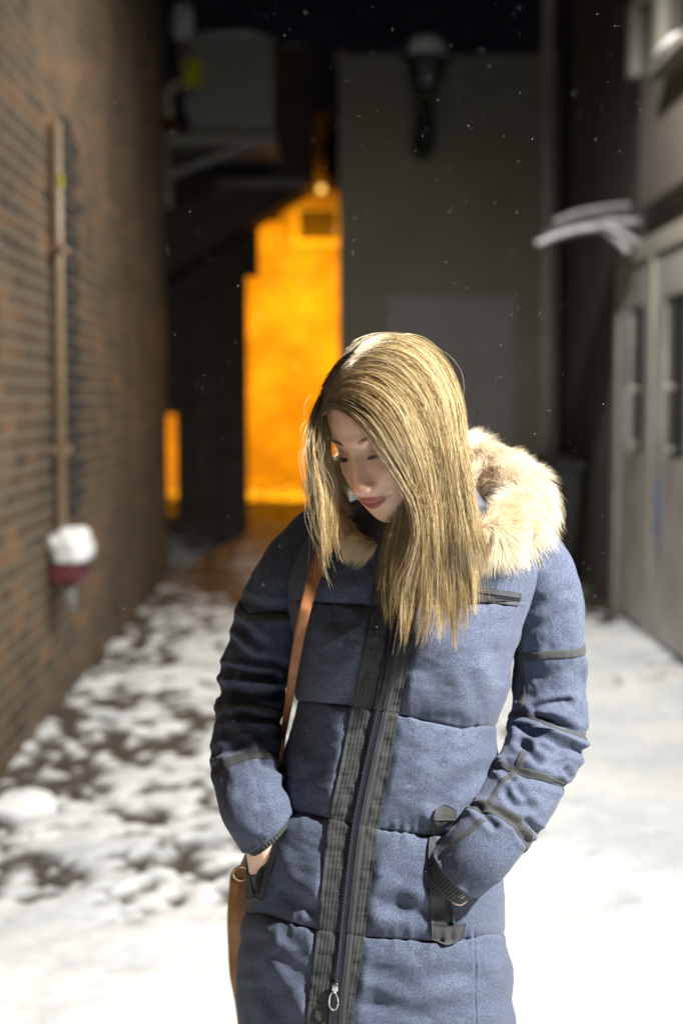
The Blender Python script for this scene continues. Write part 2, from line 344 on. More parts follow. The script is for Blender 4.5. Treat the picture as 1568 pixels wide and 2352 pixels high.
# ------------------------------------------------------------------ lit building in the passage
T = thing('passage_building', 'brick building at the end of the passage lit orange by a lamp', 'building', (-.8, 25, 0)); Yb = 25.2
mb = MB(); x0, x1 = px2(1035, 1240, Yb)
mb.box(-7, x0, Yb, Yb+2, -.1, pz(815, Yb)); mb.box(x0, 3, Yb+.0, Yb+2, -.1, pz(700, Yb)); a, c = px2(1150, 1222, Yb); mb.box(a, c, Yb+.3, Yb+1.5, pz(700, Yb), pz(400, Yb)); mb.build('wall', M_brick_far, T)
mb = MB(); mb.box(-7, 3, Yb-.07, Yb-.004, pz(985, Yb), pz(955, Yb)); mb.build('ledge', M_brick_far, T)
wx0, wx1 = px2(1075, 1245, Yb); wz0, wz1 = pz(900, Yb), pz(760, Yb); w = MB(); t_ = .11
w.box(wx0, wx1, Yb-.06, Yb-.003, wz0, wz0+t_); w.box(wx0, wx1, Yb-.06, Yb-.003, wz1-t_*.4, wz1); w.box(wx0, wx0+t_, Yb-.06, Yb-.003, wz0+t_, wz1-t_*.4); w.box(wx1-t_*.4, wx1, Yb-.06, Yb-.003, wz0+t_, wz1-t_*.4)
mb = MB(); a, c = px2(1188, 1240, Yb); mb.box(a, c, Yb-.06, Yb+.25, pz(655, Yb), pz(500, Yb), .01); mb.build('vent_hood', M_black, T)
wf = w.build('window_frame', noisy('pale window paint', (.6, .55, .45), (.7, .62, .5), 4), T)
w = MB(); w.box(wx0+t_, wx1-t_*.4, Yb-.03, Yb-.0035, wz0+t_, wz1-t_*.4); w.build('pane', mat('passage window glass', (.03, .025, .02), .5), wf)
mb = MB(); mb.box(-7.2, x0-.02, Yb-.2, Yb+2.1, pz(815, Yb)+.004, pz(815, Yb)+.12); mb.build('gutter', M_tarwood, T)
T = thing('passage_fence', 'dark fence boards standing beside the passage in deep shadow', 'fence', (-3, 20, 0))
mb = MB()
for k in range(10): mb.box(-4.4+k*.16, -4.4+k*.16+.15, 20.0, 20.03, 0, 1.9)
mb.build('boards', M_tarwood, T)
T = thing('passage_lamp', 'small glowing sodium lamp fixed high in the passage', 'lamp', (-.36, 22.6, 4.9))
p = SRC(1176, 692, 22.6); Ml = mat('sodium bulb', (1, .6, .2)); N, L, b = nodes(Ml); b.inputs['Emission Color'].default_value = (1, .55, .12, 1); b.inputs['Emission Strength'].default_value = 2.2
V, Fc = lump(p[0], p[1], p[2], .055, .055, .055, 1, amp=0, flat=False); mesh('bulb', V, Fc, Ml, T, True)
mb = MB(); mb.tube([p+np.array([.02, 0, .06]), p+np.array([.15, 0, .10]), p+np.array([.38, 0, .10])], .02, 8); mb.build('arm', M_black, T)
mb = MB(); mb.tube([p+np.array([0, 0, .05]), p+np.array([0, 0, .07])], [.09, .03], 14); mb.build('shade', M_black, T)

# ------------------------------------------------------------------ olive building closing the lane
T = thing('olive_building', 'low olive rendered building with snow along its flat top', 'building', (.9, 13, 0)); Yo = 13.
xo0, xo1 = px2(1241, 2035, Yo); zt = pz(200, Yo)
mb = MB(); mb.box(xo0, xo1, Yo, Yo+9.4, -.2, zt); mb.build('wall', M_green, T)
xs = np.linspace(xo0-.02, xo1, 90); ys = np.linspace(Yo-.03, Yo+.5, 8); XX, YY = np.meshgrid(xs, ys)
ZZ = zt+.01+.045*np.sin(np.linspace(0, np.pi, 8))[:, None]**.5*(.6+.7*fbm(np.stack([XX, YY, XX*0], -1), 5, 3))
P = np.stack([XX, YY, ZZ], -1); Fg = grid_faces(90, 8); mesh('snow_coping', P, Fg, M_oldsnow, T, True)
x0, x1 = px2(1412, 1885, Yo); mb = MB(); mb.box(x0, x1, Yo-.05, Yo-.003, 0, pz(1082, Yo), .006); dr = mb.build('door', M_grey_door, T)
mb = MB(); mb.box(x0+.10, x0+.14, Yo-.10, Yo-.051, .95, 1.10, .008); mb.build('handle', M_black, dr)
T = thing('wall_lantern', 'unlit black wall lantern with a dome of snow on the olive building', 'lantern', (.75, 12.6, 4)); Yl = 12.55
cx = float(SRC(1560, 300, Yl)[0]); zz = lambda y: pz(y, Yl)
def ringv(levels, n=6, rot=0.):
    V = []; 
    for r, z in levels:
        for i in range(n): a = 2*math.pi*i/n+rot; V.append((cx+r*math.cos(a), Yl+r*math.sin(a), z))
    return V, [tuple(f) for f in grid_faces(n, len(levels), cu=True)]+[tuple(range(n))[::-1], tuple(range(n*(len(levels)-1), n*len(levels)))]
mb = MB(); V, Fc = ringv([(.20, zz(225)), (.21, zz(212)), (.12, zz(180)), (.03, zz(160))]); mb.add(V, Fc); mb.build('roof', M_black, T)
V, Fc = lump(cx, Yl, zz(212), .17, .17, .20, 6, amp=.1); mesh('snow_cap', V, Fc, M_snow, T, True)
mb = MB(); V, Fc = ringv([(.09, zz(325)), (.165, zz(226))]); mb.add(V, Fc); mb.build('glass', mat('lantern glass', (.03, .035, .04), .1), T)
mb = MB()
for i in range(6):
    a = 2*math.pi*i/6; p0 = np.array([cx+.094*math.cos(a), Yl+.094*math.sin(a), zz(325)]); p1 = np.array([cx+.172*math.cos(a), Yl+.172*math.sin(a), zz(226)]); mb.tube([p0, (p0+p1)/2, p1], .012, 6)
mb.build('cage', M_black, T)
mb = MB(); mb.tube([(cx, Yl, zz(325)), (cx, Yl, zz(350)), (cx, Yl, zz(400)), (cx, Yl, zz(440))], [.1, .05, .06, .085], 12); mb.tube([(cx, Yl, zz(440)), (cx, Yl, zz(470)), (cx, Yl+.1, zz(505)), (cx, Yo-.01, zz(512))], [.085, .08, .09, .1], 12); mb.build('bracket', M_black, T, True)
T = thing('drainpipe', 'tall grey drainpipe at the corner right of the olive building', 'drainpipe', (1.85, 12.8, 0))
px_ = float(SRC(1998, 900, 12.8)[0]); mb = MB(); mb.tube([(px_, 12.8, z) for z in (0, 2, 4, 6, 8.4)], .062, 16); mb.build('pipe', M_pipe, T, True)
for z in (.6, 2.2, 3.9, 5.6): mb = MB(); mb.tube([(px_, 12.8, z), (px_, 12.8, z+.06)], .075, 16); mb.build('collar', M_pipe, T)

# ------------------------------------------------------------------ right building
def rxx(y): return 1.96+.012*(y-8)
T = thing('right_building', 'brown rendered building along the right side with white double doors', 'building', (2.1, 8, 0))
mb = MB(); V = [(rxx(3.), 3., -.2), (rxx(13.4), 13.4, -.2), (6, 13.4, -.2), (6, 3., -.2)]; V += [(x, y, 8.5) for x, y, z in V]
mb.add(V, [(3, 2, 1, 0), (4, 5, 6, 7), (1, 5, 4, 0), (2, 6, 5, 1), (3, 7, 6, 2), (0, 4, 7, 3)]); mb.build('wall', M_brown, T)
mb = MB(); mb.box(rxx(9)-.09, rxx(9)-.015, 6.0, 9.15, 2.72, 3.55); mb.build('wall_band', M_brown, T)
X0 = rxx(9)-.02
mb = MB(); mb.box(X0-.05, X0+.03, 6.4, 10.0, 2.40, 2.52); mb.box(X0-.05, X0+.03, 9.88, 10.0, 0, 2.40); mb.box(X0-.05, X0+.03, 8.80, 8.92, 0, 2.40); mb.box(X0-.05, X0+.03, 7.62, 7.74, 0, 2.40); mb.build('door_frame', M_trim, T)
for (y0, y1, gl, hy) in ((8.93, 9.87, (9.10, 9.60), 9.02), (7.75, 8.79, (7.98, 8.55), 8.02)):
    mb = MB(); z0, z1 = (1.16, 2.12)
    mb.box(X0-.03, X0+.02, y0, gl[0], .05, 2.39); mb.box(X0-.03, X0+.02, gl[1], y1, .05, 2.39); mb.box(X0-.03, X0+.02, gl[0], gl[1], .05, z0); mb.box(X0-.03, X0+.02, gl[0], gl[1], z1, 2.39)
    o = mb.build('door_leaf', M_white, T)
    mb = MB(); mb.box(X0-.005, X0+.005, gl[0], gl[1], z0, z1); mb.build('glass', M_glass, o)
    hz = 1.22; mb = MB(); pp = catmull([(X0-.032, hy+.22, hz), (X0-.09, hy+.22, hz+.01), (X0-.10, hy+.22, hz+.1), (X0-.10, hy+.22, hz+.26), (X0-.09, hy+.22, hz+.35), (X0-.032, hy+.22, hz+.36)], 30); mb.tube(pp, .016, 10); mb.build('handle', M_white, o, True)
    if y0 < 8:
        mb = MB(); Mbl = mat('blue spray paint', (.10, .16, .42), .6)
        for (yy, zc, a_, b_) in ((8.66, .98, .05, .05), (8.70, .90, .07, .035), (8.63, .84, .05, .05), (8.68, .74, .06, .06), (8.62, .62, .035, .05)):
            n = 14; V = [(X0-.034, yy+a_*math.cos(k*2*math.pi/n), zc+b_*math.sin(k*2*math.pi/n)) for k in range(n)]+[(X0-.0305, yy+a_*math.cos(k*2*math.pi/n), zc+b_*math.sin(k*2*math.pi/n)) for k in range(n)]
            mb.add(V, [tuple(range(n)), tuple(range(n, 2*n))[::-1]]+[(i, n+i, n+(i+1) % n, (i+1) % n) for i in range(n)])
        mb.build('spray_mark', Mbl, o)
mb = MB(); X1 = rxx(9)-.05      # upper window
mb.box(X1-.08, X1+.03, 9.28, 9.42, 3.58, 4.04); mb.box(X1-.08, X1+.03, 8.50, 8.66, 3.46, 4.04); mb.box(X1-.08, X1+.03, 7.6, 7.7, 3.46, 4.04); mb.box(X1-.078, X1+.028, 7.7, 8.5, 4.0, 4.04); mb.box(X1-.078, X1+.028, 8.66, 9.28, 4.0, 4.04); wf = mb.build('window_frame', M_trim, T)
mb = MB(); mb.box(X1-.01, X1+.02, 7.7, 9.28, 3.46, 4.0); mb.build('pane', M_glass, wf)
mb = MB(); mb.box(X1-.16, X1+.02, 7.55, 8.40, 3.36, 3.42); mb.build('window_sill', M_brown, wf)
V, Fc = lump(X1-.07, 8.05, 3.42, .10, .32, .09, 12, amp=.15); mesh('sill_snow', V, Fc, M_oldsnow, wf, True)
T = thing('door_canopy', 'small arched door canopy with snow along its ribs on the right building', 'canopy', (1.8, 10.5, 2.7))
def cv(pts, Y): return catmull([SRC(x, y, Y) for x, y in pts], 24)
near_ = cv([(1962, 906), (2060, 866), (2180, 845), (2245, 880), (2300, 935)], 9.35); far_ = cv([(2026, 824), (2110, 790), (2200, 772), (2270, 763), (2332, 760)], 9.95)
P = np.stack([near_, (near_+far_)/2+np.array([0, 0, .02]), far_]); V = np.concatenate([P.reshape(-1, 3), P.reshape(-1, 3)-np.array([0, 0, .02])])
f1 = grid_faces(24, 3); mesh('roof_sheet', V, [tuple(f) for f in f1]+[tuple(f[::-1]+72) for f in f1], mat('smoky canopy sheet', (.16, .16, .16), .4), T, True)
for A, r in ((near_, .022), (far_, .018), (cv([(2190, 832), (2270, 862), (2352, 914)], 9.30), .018)): mb = MB(); mb.tube(A+np.array([0, 0, .02]), r, 10); mb.build('snowy_rib', M_oldsnow, T, True)
mb = MB(); mb.tube(cv([(2000, 880), (2150, 822), (2340, 812)], 9.6), .022, 10); mb.build('snowy_rib', M_oldsnow, T, True)
T = thing('waste_bin', 'dark wheeled bin in the corner before the drainpipe', 'bin', (1.66, 11.6, 0))
mb = MB(); V = []
for z, hx, hy in ((.12, .19, .22), (.95, .25, .29)): V += [(1.66-hx, 11.6-hy, z), (1.66+hx, 11.6-hy, z), (1.66+hx, 11.6+hy, z), (1.66-hx, 11.6+hy, z)]
mb.add(V, [(3, 2, 1, 0), (4, 5, 6, 7), (0, 1, 5, 4), (1, 2, 6, 5), (2, 3, 7, 6), (3, 0, 4, 7)]); mb.build('body', M_bin, T)
mb = MB(); mb.box(1.66-.28, 1.66+.28, 11.27, 11.93, .953, 1.02, .02); mb.build('lid', M_bin, T)
for sx in (-.2, .2): mb = MB(); mb.tube([(1.66+sx-.03, 11.85, .1), (1.66+sx+.03, 11.85, .1)], .1, 18); mb.build('wheel', M_black, T)
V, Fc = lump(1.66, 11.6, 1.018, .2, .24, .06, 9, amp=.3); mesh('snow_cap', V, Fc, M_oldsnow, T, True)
# ================================================================== the woman
PX = 1/1452.                                   # metres per photo pixel (1568 wide) at her distance
base_p = np.array([.07, 2.27, 0.])
WOMAN = thing('person', 'woman in a blue quilted winter coat looking down with both hands in her pockets', 'person', base_p)

# ---- coat fabric
def fabric(name, c1, c2, sc=560., bump=.22, sheen=.08):
    m = mat(name, c1, .88); N, L, b = nodes(m); b.inputs['Sheen Weight'].default_value = sheen; b.inputs['Sheen Roughness'].default_value = .5
    b.inputs['Specular IOR Level'].default_value = .25
    tc = N.new('ShaderNodeTexCoord'); mp = N.new('ShaderNodeMapping'); mp.inputs['Scale'].default_value = (1, 1, .6); L.new(tc.outputs['Object'], mp.inputs[0])
    n = N.new('ShaderNodeTexNoise'); n.inputs['Scale'].default_value = sc; n.inputs['Detail'].default_value = 3; n.inputs['Roughness'].default_value = .7
    L.new(mp.outputs[0], n.inputs['Vector'])
    r = ramp(N, [(.34, c1), (.64, c2)]); L.new(n.outputs['Fac'], r.inputs[0])
    n2 = N.new('ShaderNodeTexNoise'); n2.inputs['Scale'].default_value = 9; n2.inputs['Detail'].default_value = 4; L.new(tc.outputs['Object'], n2.inputs['Vector'])
    r2 = ramp(N, [(.3, (.82, .82, .84)), (.7, (1.1, 1.1, 1.08))]); L.new(n2.outputs['Fac'], r2.inputs[0])
    mm = N.new('ShaderNodeMix'); mm.data_type = 'RGBA'; mm.blend_type = 'MULTIPLY'; mm.inputs[0].default_value = 1
    L.new(r.outputs[0], mm.inputs[6]); L.new(r2.outputs[0], mm.inputs[7]); L.new(mm.outputs[2], b.inputs['Base Color'])
    bp = N.new('ShaderNodeBump'); bp.inputs['Strength'].default_value = bump; bp.inputs['Distance'].default_value = .0012
    L.new(n.outputs['Fac'], bp.inputs['Height']); L.new(bp.outputs[0], b.inputs['Normal'])
    return m
M_coat = fabric('heathered blue wool', (.032, .043, .080), (.110, .131, .190))
M_trimc = fabric('charcoal coat trim', (.032, .034, .036), (.062, .065, .067), 900, .3, .1)
M_trim2 = fabric('smooth charcoal tape', (.035, .037, .042), (.06, .063, .07), 1200, .2, .1)
M_teeth = mat('zip teeth', (.03, .028, .04), .35, Metallic=.4)
M_metalz = mat('silver zip metal', (.55, .55, .56), .25, Metallic=1.)
M_knit = fabric('dark ribbed knit', (.018, .022, .022), (.05, .058, .055), 900, .5, .2)

# ---- torso of the coat, described by its front outline row by row
ROWS = np.array([  # y, left x, right x, half depth (m), centre depth (m)
 (1120, 850, 1090, .075, 2.30), (1160, 815, 1120, .09, 2.285), (1200, 735, 1185, .105, 2.28), (1240, 695, 1225, .115, 2.275), (1290, 668, 1245, .122, 2.27),
 (1350, 655, 1238, .128, 2.265), (1430, 662, 1205, .132, 2.262), (1500, 672, 1186, .132, 2.262), (1560, 676, 1172, .130, 2.262), (1640, 664, 1156, .126, 2.262), (1700, 652, 1142, .124, 2.262),
 (1780, 640, 1139, .126, 2.262), (1860, 618, 1146, .130, 2.262), (1940, 585, 1153, .134, 2.262), (2020, 566, 1156, .138, 2.262), (2080, 560, 1160, .140, 2.262), (2150, 549, 1166, .143, 2.262),
 (2250, 540, 1179, .148, 2.262), (2330, 543, 1184, .152, 2.262), (2420, 548, 1190, .155, 2.262), (2490, 552, 1194, .156, 2.262)], float)
_t = np.linspace(0, len(ROWS)-1, 400); _c = catmull(ROWS, 400)
def row(y): return [np.interp(y, _c[:, 0], _c[:, k]) for k in (1, 2, 3, 4)]
SEAMS = [[(560, 1372), (900, 1395), (1250, 1380)],
         [(640, 1606), (808, 1622), (915, 1641), (1000, 1660), (1060, 1674), (1145, 1664)],
         [(600, 1858), (665, 1862), (755, 1880), (870, 1905), (985, 1919), (1160, 1915)],
         [(540, 2088), (590, 2096), (730, 2136), (840, 2152), (1000, 2163), (1080, 2156), (1170, 2138)],
         [(520, 2385), (700, 2410), (1190, 2405)]]
def seam_y(k, x): s = SEAMS[k]; return np.interp(x, [p[0] for p in s], [p[1] for p in s])
ZIP = catmull([(905, 1330), (897, 1450), (868, 1620), (838, 1760), (811, 1900), (790, 2080), (780, 2180), (768, 2300), (760, 2420), (757, 2490)], 200)
def zipx(y): return np.interp(y, ZIP[:, 1], ZIP[:, 0])
PL_L = [(862, 1330), (845, 1450), (808, 1625), (782, 1760), (755, 1880), (730, 2130), (703, 2352), (690, 2490)]
PL_R = [(975, 1330), (946, 1480), (915, 1640), (893, 1770), (868, 1905), (838, 2150), (806, 2352), (798, 2490)]
def plx(y, t): a = np.interp(y, [p[1] for p in PL_L], [p[0] for p in PL_L]); b_ = np.interp(y, [p[1] for p in PL_R], [p[0] for p in PL_R]); return a+(b_-a)*t
TF = [  # soft folds and hollows of the torso: polyline, width px, depth mm
 ([(1070, 1674), (1035, 1690), (1000, 1745)], 26, 3), ([(1080, 1560), (1110, 1640)], 20, 2), ([(985, 1925), (930, 1990), (905, 2080)], 34, 5), ([(760, 1890), (690, 1960), (640, 2060)], 40, 4),
 ([(640, 2200), (700, 2240), (740, 2320)], 24, 5), ([(585, 2170), (600, 2260), (660, 2352)], 26, 6), ([(560, 2270), (575, 2352)], 16, 4), ([(870, 2070), (960, 2095), (1000, 2090)], 22, 4),
 ([(860, 2235), (950, 2260), (1040, 2235), (1110, 2250)], 26, 4), ([(860, 2305), (990, 2330), (1150, 2290)], 30, 4), ([(1140, 1500), (1165, 1600)], 22, 6), ([(1195, 1400), (1175, 1480), (1150, 1560)], 14, 7),
 ([(1000, 1560), (1060, 1500), (1160, 1440)], 40, 3), ([(690, 1450), (760, 1500), (800, 1590)], 40, 4), ([(700, 1380), (790, 1430), (835, 1540)], 34, 5), ([(690, 1640), (720, 1740), (700, 1840)], 40, 6),
 ([(1090, 1780), (1030, 1820), (1010, 1850)], 22, 5), ([(1090, 2140), (1090, 2220), (1092, 2352)], 3, 1.5), ([(660, 2150), (760, 2260)], 18, 3), ([(600, 1960), (640, 2040), (720, 2090)], 22, 4)]
def torso_disp(x, y):
    ys = [seam_y(k, x) for k in range(5)]; d = np.zeros(np.shape(x))
    for k in range(-1, 5):
        a = ys[k] if k >= 0 else ys[0]-240; b_ = ys[k+1] if k < 4 else ys[4]+150
        f = (y-a)/(b_-a); ok = (f >= 0) & (f <= 1); g = np.clip(f, 0, 1)
        h = 1-np.abs(2*g-1)**2.6
        h = .0135*np.where(g < .5, np.maximum(h, 0)**.5, np.maximum(h, 0)**.65)
        d = np.where(ok, h, d)
    P = np.stack([x*.013, y*.013, 0*x], -1)
    dist = np.min([np.abs(y-s) for s in ys], 0)
    pk = np.exp(-dist/24.)*(noise(np.stack([x*.085, y*.02, 0*x], -1), 1., 3)-.5)*.0052       # puckers along the seams
    wv = (fbm(P*np.array([.5, .7, 1]), 1., 31, 3)-.5)*.011+(fbm(P*np.array([1.6, 2.8, 1]), 1., 41, 2)-.5)*.004
    wr = np.abs(noise(np.stack([(x*.5+y*.9)*.022, (x-y*.3)*.006, 0*x], -1), 1., 55)-.5)*-.006
    d = d+pk+wv+wr*.7-.0022*np.exp(-(dist/3.)**2)
    for pl, w, a in TF:
        q = segdist(x, y, pl); d = d-a*.001*1.3*np.exp(-(q/w)**2)+a*.0005*np.exp(-((q-w*1.6)/w)**2)
    zx = np.abs(x-plx(y, .5))/58.; d = np.where(zx < 1.25, (.006+(d-.006)*(.22+.78*sstep(.8, 1.25, zx))), d)   # flatter under the placket
    return d
NSE = 2.5
def front_Y(x, y, disp=True):
    xl, xr, ht, yc = row(y); s = np.clip((x-(xl+xr)/2)/((xr-xl)/2), -1, 1)
    Y = yc-ht*(1-np.abs(s)**NSE)**(1/NSE)
    b_ = .018*np.exp(-((x-1040)/95.)**2-((y-1500)/95.)**2)+.018*np.exp(-((x-790)/85.)**2-((y-1490)/95.)**2)   # bust
    w = 1-np.abs(s)**8
    return Y-(b_+(torso_disp(x, y) if disp else 0))*w
nu, nv = 560, 640
th = np.linspace(0, 2*np.pi, nu, endpoint=False)
yv = np.linspace(1122, 2470, nv); TH, YV = np.meshgrid(th, yv)
xl, xr, ht, yc = row(YV); cth, sth = np.cos(TH), np.sin(TH)
s_ = np.sign(cth)*np.abs(cth)**(2/NSE*1.0)
edge = (np.interp(YV, [1122, 1400, 1470], [0, 0, 1]))*(torso_disp(np.where(cth > 0, xr-40, xl+40), YV)-.012)/PX*.8
xx = (xl+xr)/2+((xr-xl)/2+edge*np.abs(cth)**3)*s_
xin = np.clip(xx, xl, xr)
back_disp = torso_disp((xl+xr)-xin, YV)
Yf = front_Y((xl+xr)/2+(xr-xl)/2*s_, YV)
Yb_ = yc+ht*(1-np.abs(s_)**NSE)**(1/NSE)+back_disp*(1-np.abs(s_)**8)
YY = np.where(sth < 0, Yf, Yb_)
P = DP(xx, YV, np.minimum(YY, yc+.0)); P[..., 1] = YY
top = P[0].mean(0); V = np.vstack([P.reshape(-1, 3), top, P[-1].mean(0)+np.array([0, 0, .03])])
Fq = grid_faces(nu, nv, cu=True)[:, ::-1]
Fc = np.vstack([Fq, np.array([[i, (i+1) % nu, nu*nv, nu*nv] for i in range(0)], int).reshape(-1, 4)])
COAT = mesh('coat', V[:nu*nv], Fc, M_coat, WOMAN, True)
# lining that closes the coat below
mesh('coat_lining', np.vstack([P[-1]*.996+P[-1].mean(0)*.004, P[-1].mean(0)+np.array([0, 0, .03])]), [(i, (i+1) % nu, nu) for i in range(nu)], M_trimc, COAT, True)

def strip_on_torso(name, fx, y0, y1, nx, ny, off, m, extra=None, thick=.0025, parent=None):
    """a strip lying on the coat front between fx(y,0) and fx(y,1)"""
    y = np.linspace(y0, y1, ny); t = np.linspace(0, 1, nx); T_, Y_ = np.meshgrid(t, y); X = fx(Y_, T_)
    Yd = front_Y(X, Y_)-off; 
    if extra is not None: Yd = Yd-extra(X, Y_, T_)
    P = DP(X, Y_, Yd); Bk = DP(X, Y_, Yd+off+thick)
    V = np.vstack([P.reshape(-1, 3), Bk.reshape(-1, 3)]); n = nx*ny; g = grid_faces(nx, ny)
    bd = np.concatenate([np.arange(nx), np.arange(1, ny)*nx+nx-1, (ny-1)*nx+np.arange(nx-2, -1, -1), np.arange(ny-2, 0, -1)*nx])
    b2 = np.roll(bd, -1); side = np.stack([bd, bd+n, b2+n, b2], 1)
    return mesh(name, V, np.vstack([g[:, ::-1]*1, g+n, side]), m, parent or COAT, True)
# placket with its stitched rows
def pl_extra(X, Y, T):
    rows_ = .0007*np.abs(np.sin(np.pi*T*13))**.7; cr = (noise(np.stack([X*.05, Y*.05, 0*X], -1), 1., 77)-.5)*.0028+(noise(np.stack([X*.01, Y*.16, 0*X], -1), 1., 78)-.5)*.0010
    gap = -.002*np.exp(-((T-.5)/.06)**2)
    return rows_+cr+gap
strip_on_torso('zip_placket', plx, 1335, 2468, 90, 520, .0045, M_trimc, pl_extra)
zt_ = lambda a, b_: (lambda Y, T: zipx(Y)+a+(b_-a)*T)
strip_on_torso('zip_tape', zt_(-9, 14), 1335, 2466, 8, 300, .0068, M_teeth, lambda X, Y, T: (noise(np.stack([X*0, Y*.03, 0*X], -1), 1., 5)-.5)*.001)
strip_on_torso('zip_flap', zt_(14, 30), 1335, 2466, 8, 300, .0078, M_trim2, lambda X, Y, T: .0012*np.sin(np.pi*T)+(noise(np.stack([X*0, Y*.02, 0*X], -1), 1., 6)-.5)*.001)
# the zip's teeth: one moulded row (a pattern, one mesh)
mb = MB(); yy = np.arange(1340, 2290, 4.2)
for i, y in enumerate(yy):
    x = float(zipx(y)); p = DP(x, y, float(front_Y(np.array([x]), np.array([y]))[0])-.0082); s = 1 if i % 2 else -1
    mb.box(p[0]+s*.0006-.0019, p[0]+s*.0006+.0019, p[1]-.0012, p[1]+.001, p[2]-.0009, p[2]+.0009)
mb.build('zip_teeth', mat('zip tooth metal', (.10, .09, .13), .3, Metallic=.6), COAT)
p = DP(769, 2268, float(front_Y(np.array([769.]), np.array([2268.]))[0])-.011)
mb = MB(); mb.box(p[0]-.0045, p[0]+.0045, p[1]-.003, p[1]+.002, p[2]-.006, p[2]+.007, .0015); sl = mb.build('zip_slider', M_metalz, COAT, True)
a = np.linspace(0, 2*np.pi, 26); rp = np.stack([p[0]-.002+.0068*np.cos(a), p[1]-.003+0*a, p[2]-.020+.014*np.sin(a)], -1)
mb = MB(); mb.tube(rp, .0014, 8); mb.build('zip_pull', M_metalz, COAT, True)

# pockets
def poly_strip(name, left, right, off, m, ny=60, nx=8, extra=None):
    L_, R_ = catmull(left, ny), catmull(right, ny); t = np.linspace(0, 1, nx)[None, :, None]
    Q = L_[:, None]*(1-t)+R_[:, None]*t; X, Y_ = Q[..., 0], Q[..., 1]; Yd = front_Y(X, Y_)-off
    if extra is not None: Yd = Yd-extra(np.broadcast_to(t[..., 0], X.shape), X, Y_)
    P = DP(X, Y_, Yd); Bk = DP(X, Y_, Yd+off+.002); V = np.vstack([P.reshape(-1, 3), Bk.reshape(-1, 3)]); n = nx*ny; g = grid_faces(nx, ny)
    bd = np.concatenate([np.arange(nx), np.arange(1, ny)*nx+nx-1, (ny-1)*nx+np.arange(nx-2, -1, -1), np.arange(ny-2, 0, -1)*nx]); b2 = np.roll(bd, -1)
    return mesh(name, V, np.vstack([g[:, ::-1], g+n, np.stack([bd, bd+n, b2+n, b2], 1)]), m, COAT, True)
poly_strip('hip_pocket_facing', [(998, 1860), (990, 1900), (984, 1950), (986, 2040), (990, 2120), (991, 2158)], [(1040, 1880), (1006, 1905), (1002, 1950), (1010, 2020), (1026, 2090), (1032, 2160)], .005, M_trimc)
poly_strip('hip_pocket_tab', [(1000, 1858), (1022, 1848), (1048, 1862)], [(997, 1884), (1022, 1884), (1046, 1884)], .0065, M_trimc, 20)
poly_strip('hip_pocket_tab', [(991, 2122), (1030, 2126), (1069, 2122)], [(992, 2158), (1030, 2170), (1064, 2152)], .0065, M_trimc, 24)
poly_strip('hip_pocket_zip', [(1014, 1950), (1022, 2020), (1034, 2080), (1040, 2120)], [(1020, 1950), (1028, 2020), (1040, 2080), (1046, 2120)], .0085, M_teeth)
poly_strip('hip_pocket_facing', [(568, 1925), (566, 1970), (565, 2020), (568, 2064)], [(575, 1925), (574, 1970), (575, 2020), (584, 2064)], .006, M_trimc)
poly_strip('hip_pocket_facing', [(646, 1868), (614, 1930), (594, 1990), (584, 2060)], [(664, 1862), (642, 1925), (622, 2000), (604, 2070)], .005, M_trimc)
poly_strip('hip_pocket_zip', [(652, 1872), (620, 1925), (598, 1985), (588, 2050)], [(658, 1873), (627, 1928), (605, 1988), (594, 2052)], .0085, M_teeth)
poly_strip('chest_pocket_flap', [(1070, 1344), (1130, 1352), (1196, 1363)], [(1071, 1356), (1130, 1364), (1196, 1374)], .005, M_trim2, 40)
poly_strip('chest_pocket_zip', [(1071, 1357), (1130, 1365), (1194, 1375)], [(1071, 1364), (1130, 1372), (1193, 1380)], .003, M_teeth, 40)
poly_strip('chest_pocket_flap', [(1071, 1365), (1130, 1373), (1193, 1381)], [(1073, 1377), (1130, 1384), (1190, 1391)], .005, M_trim2, 40)

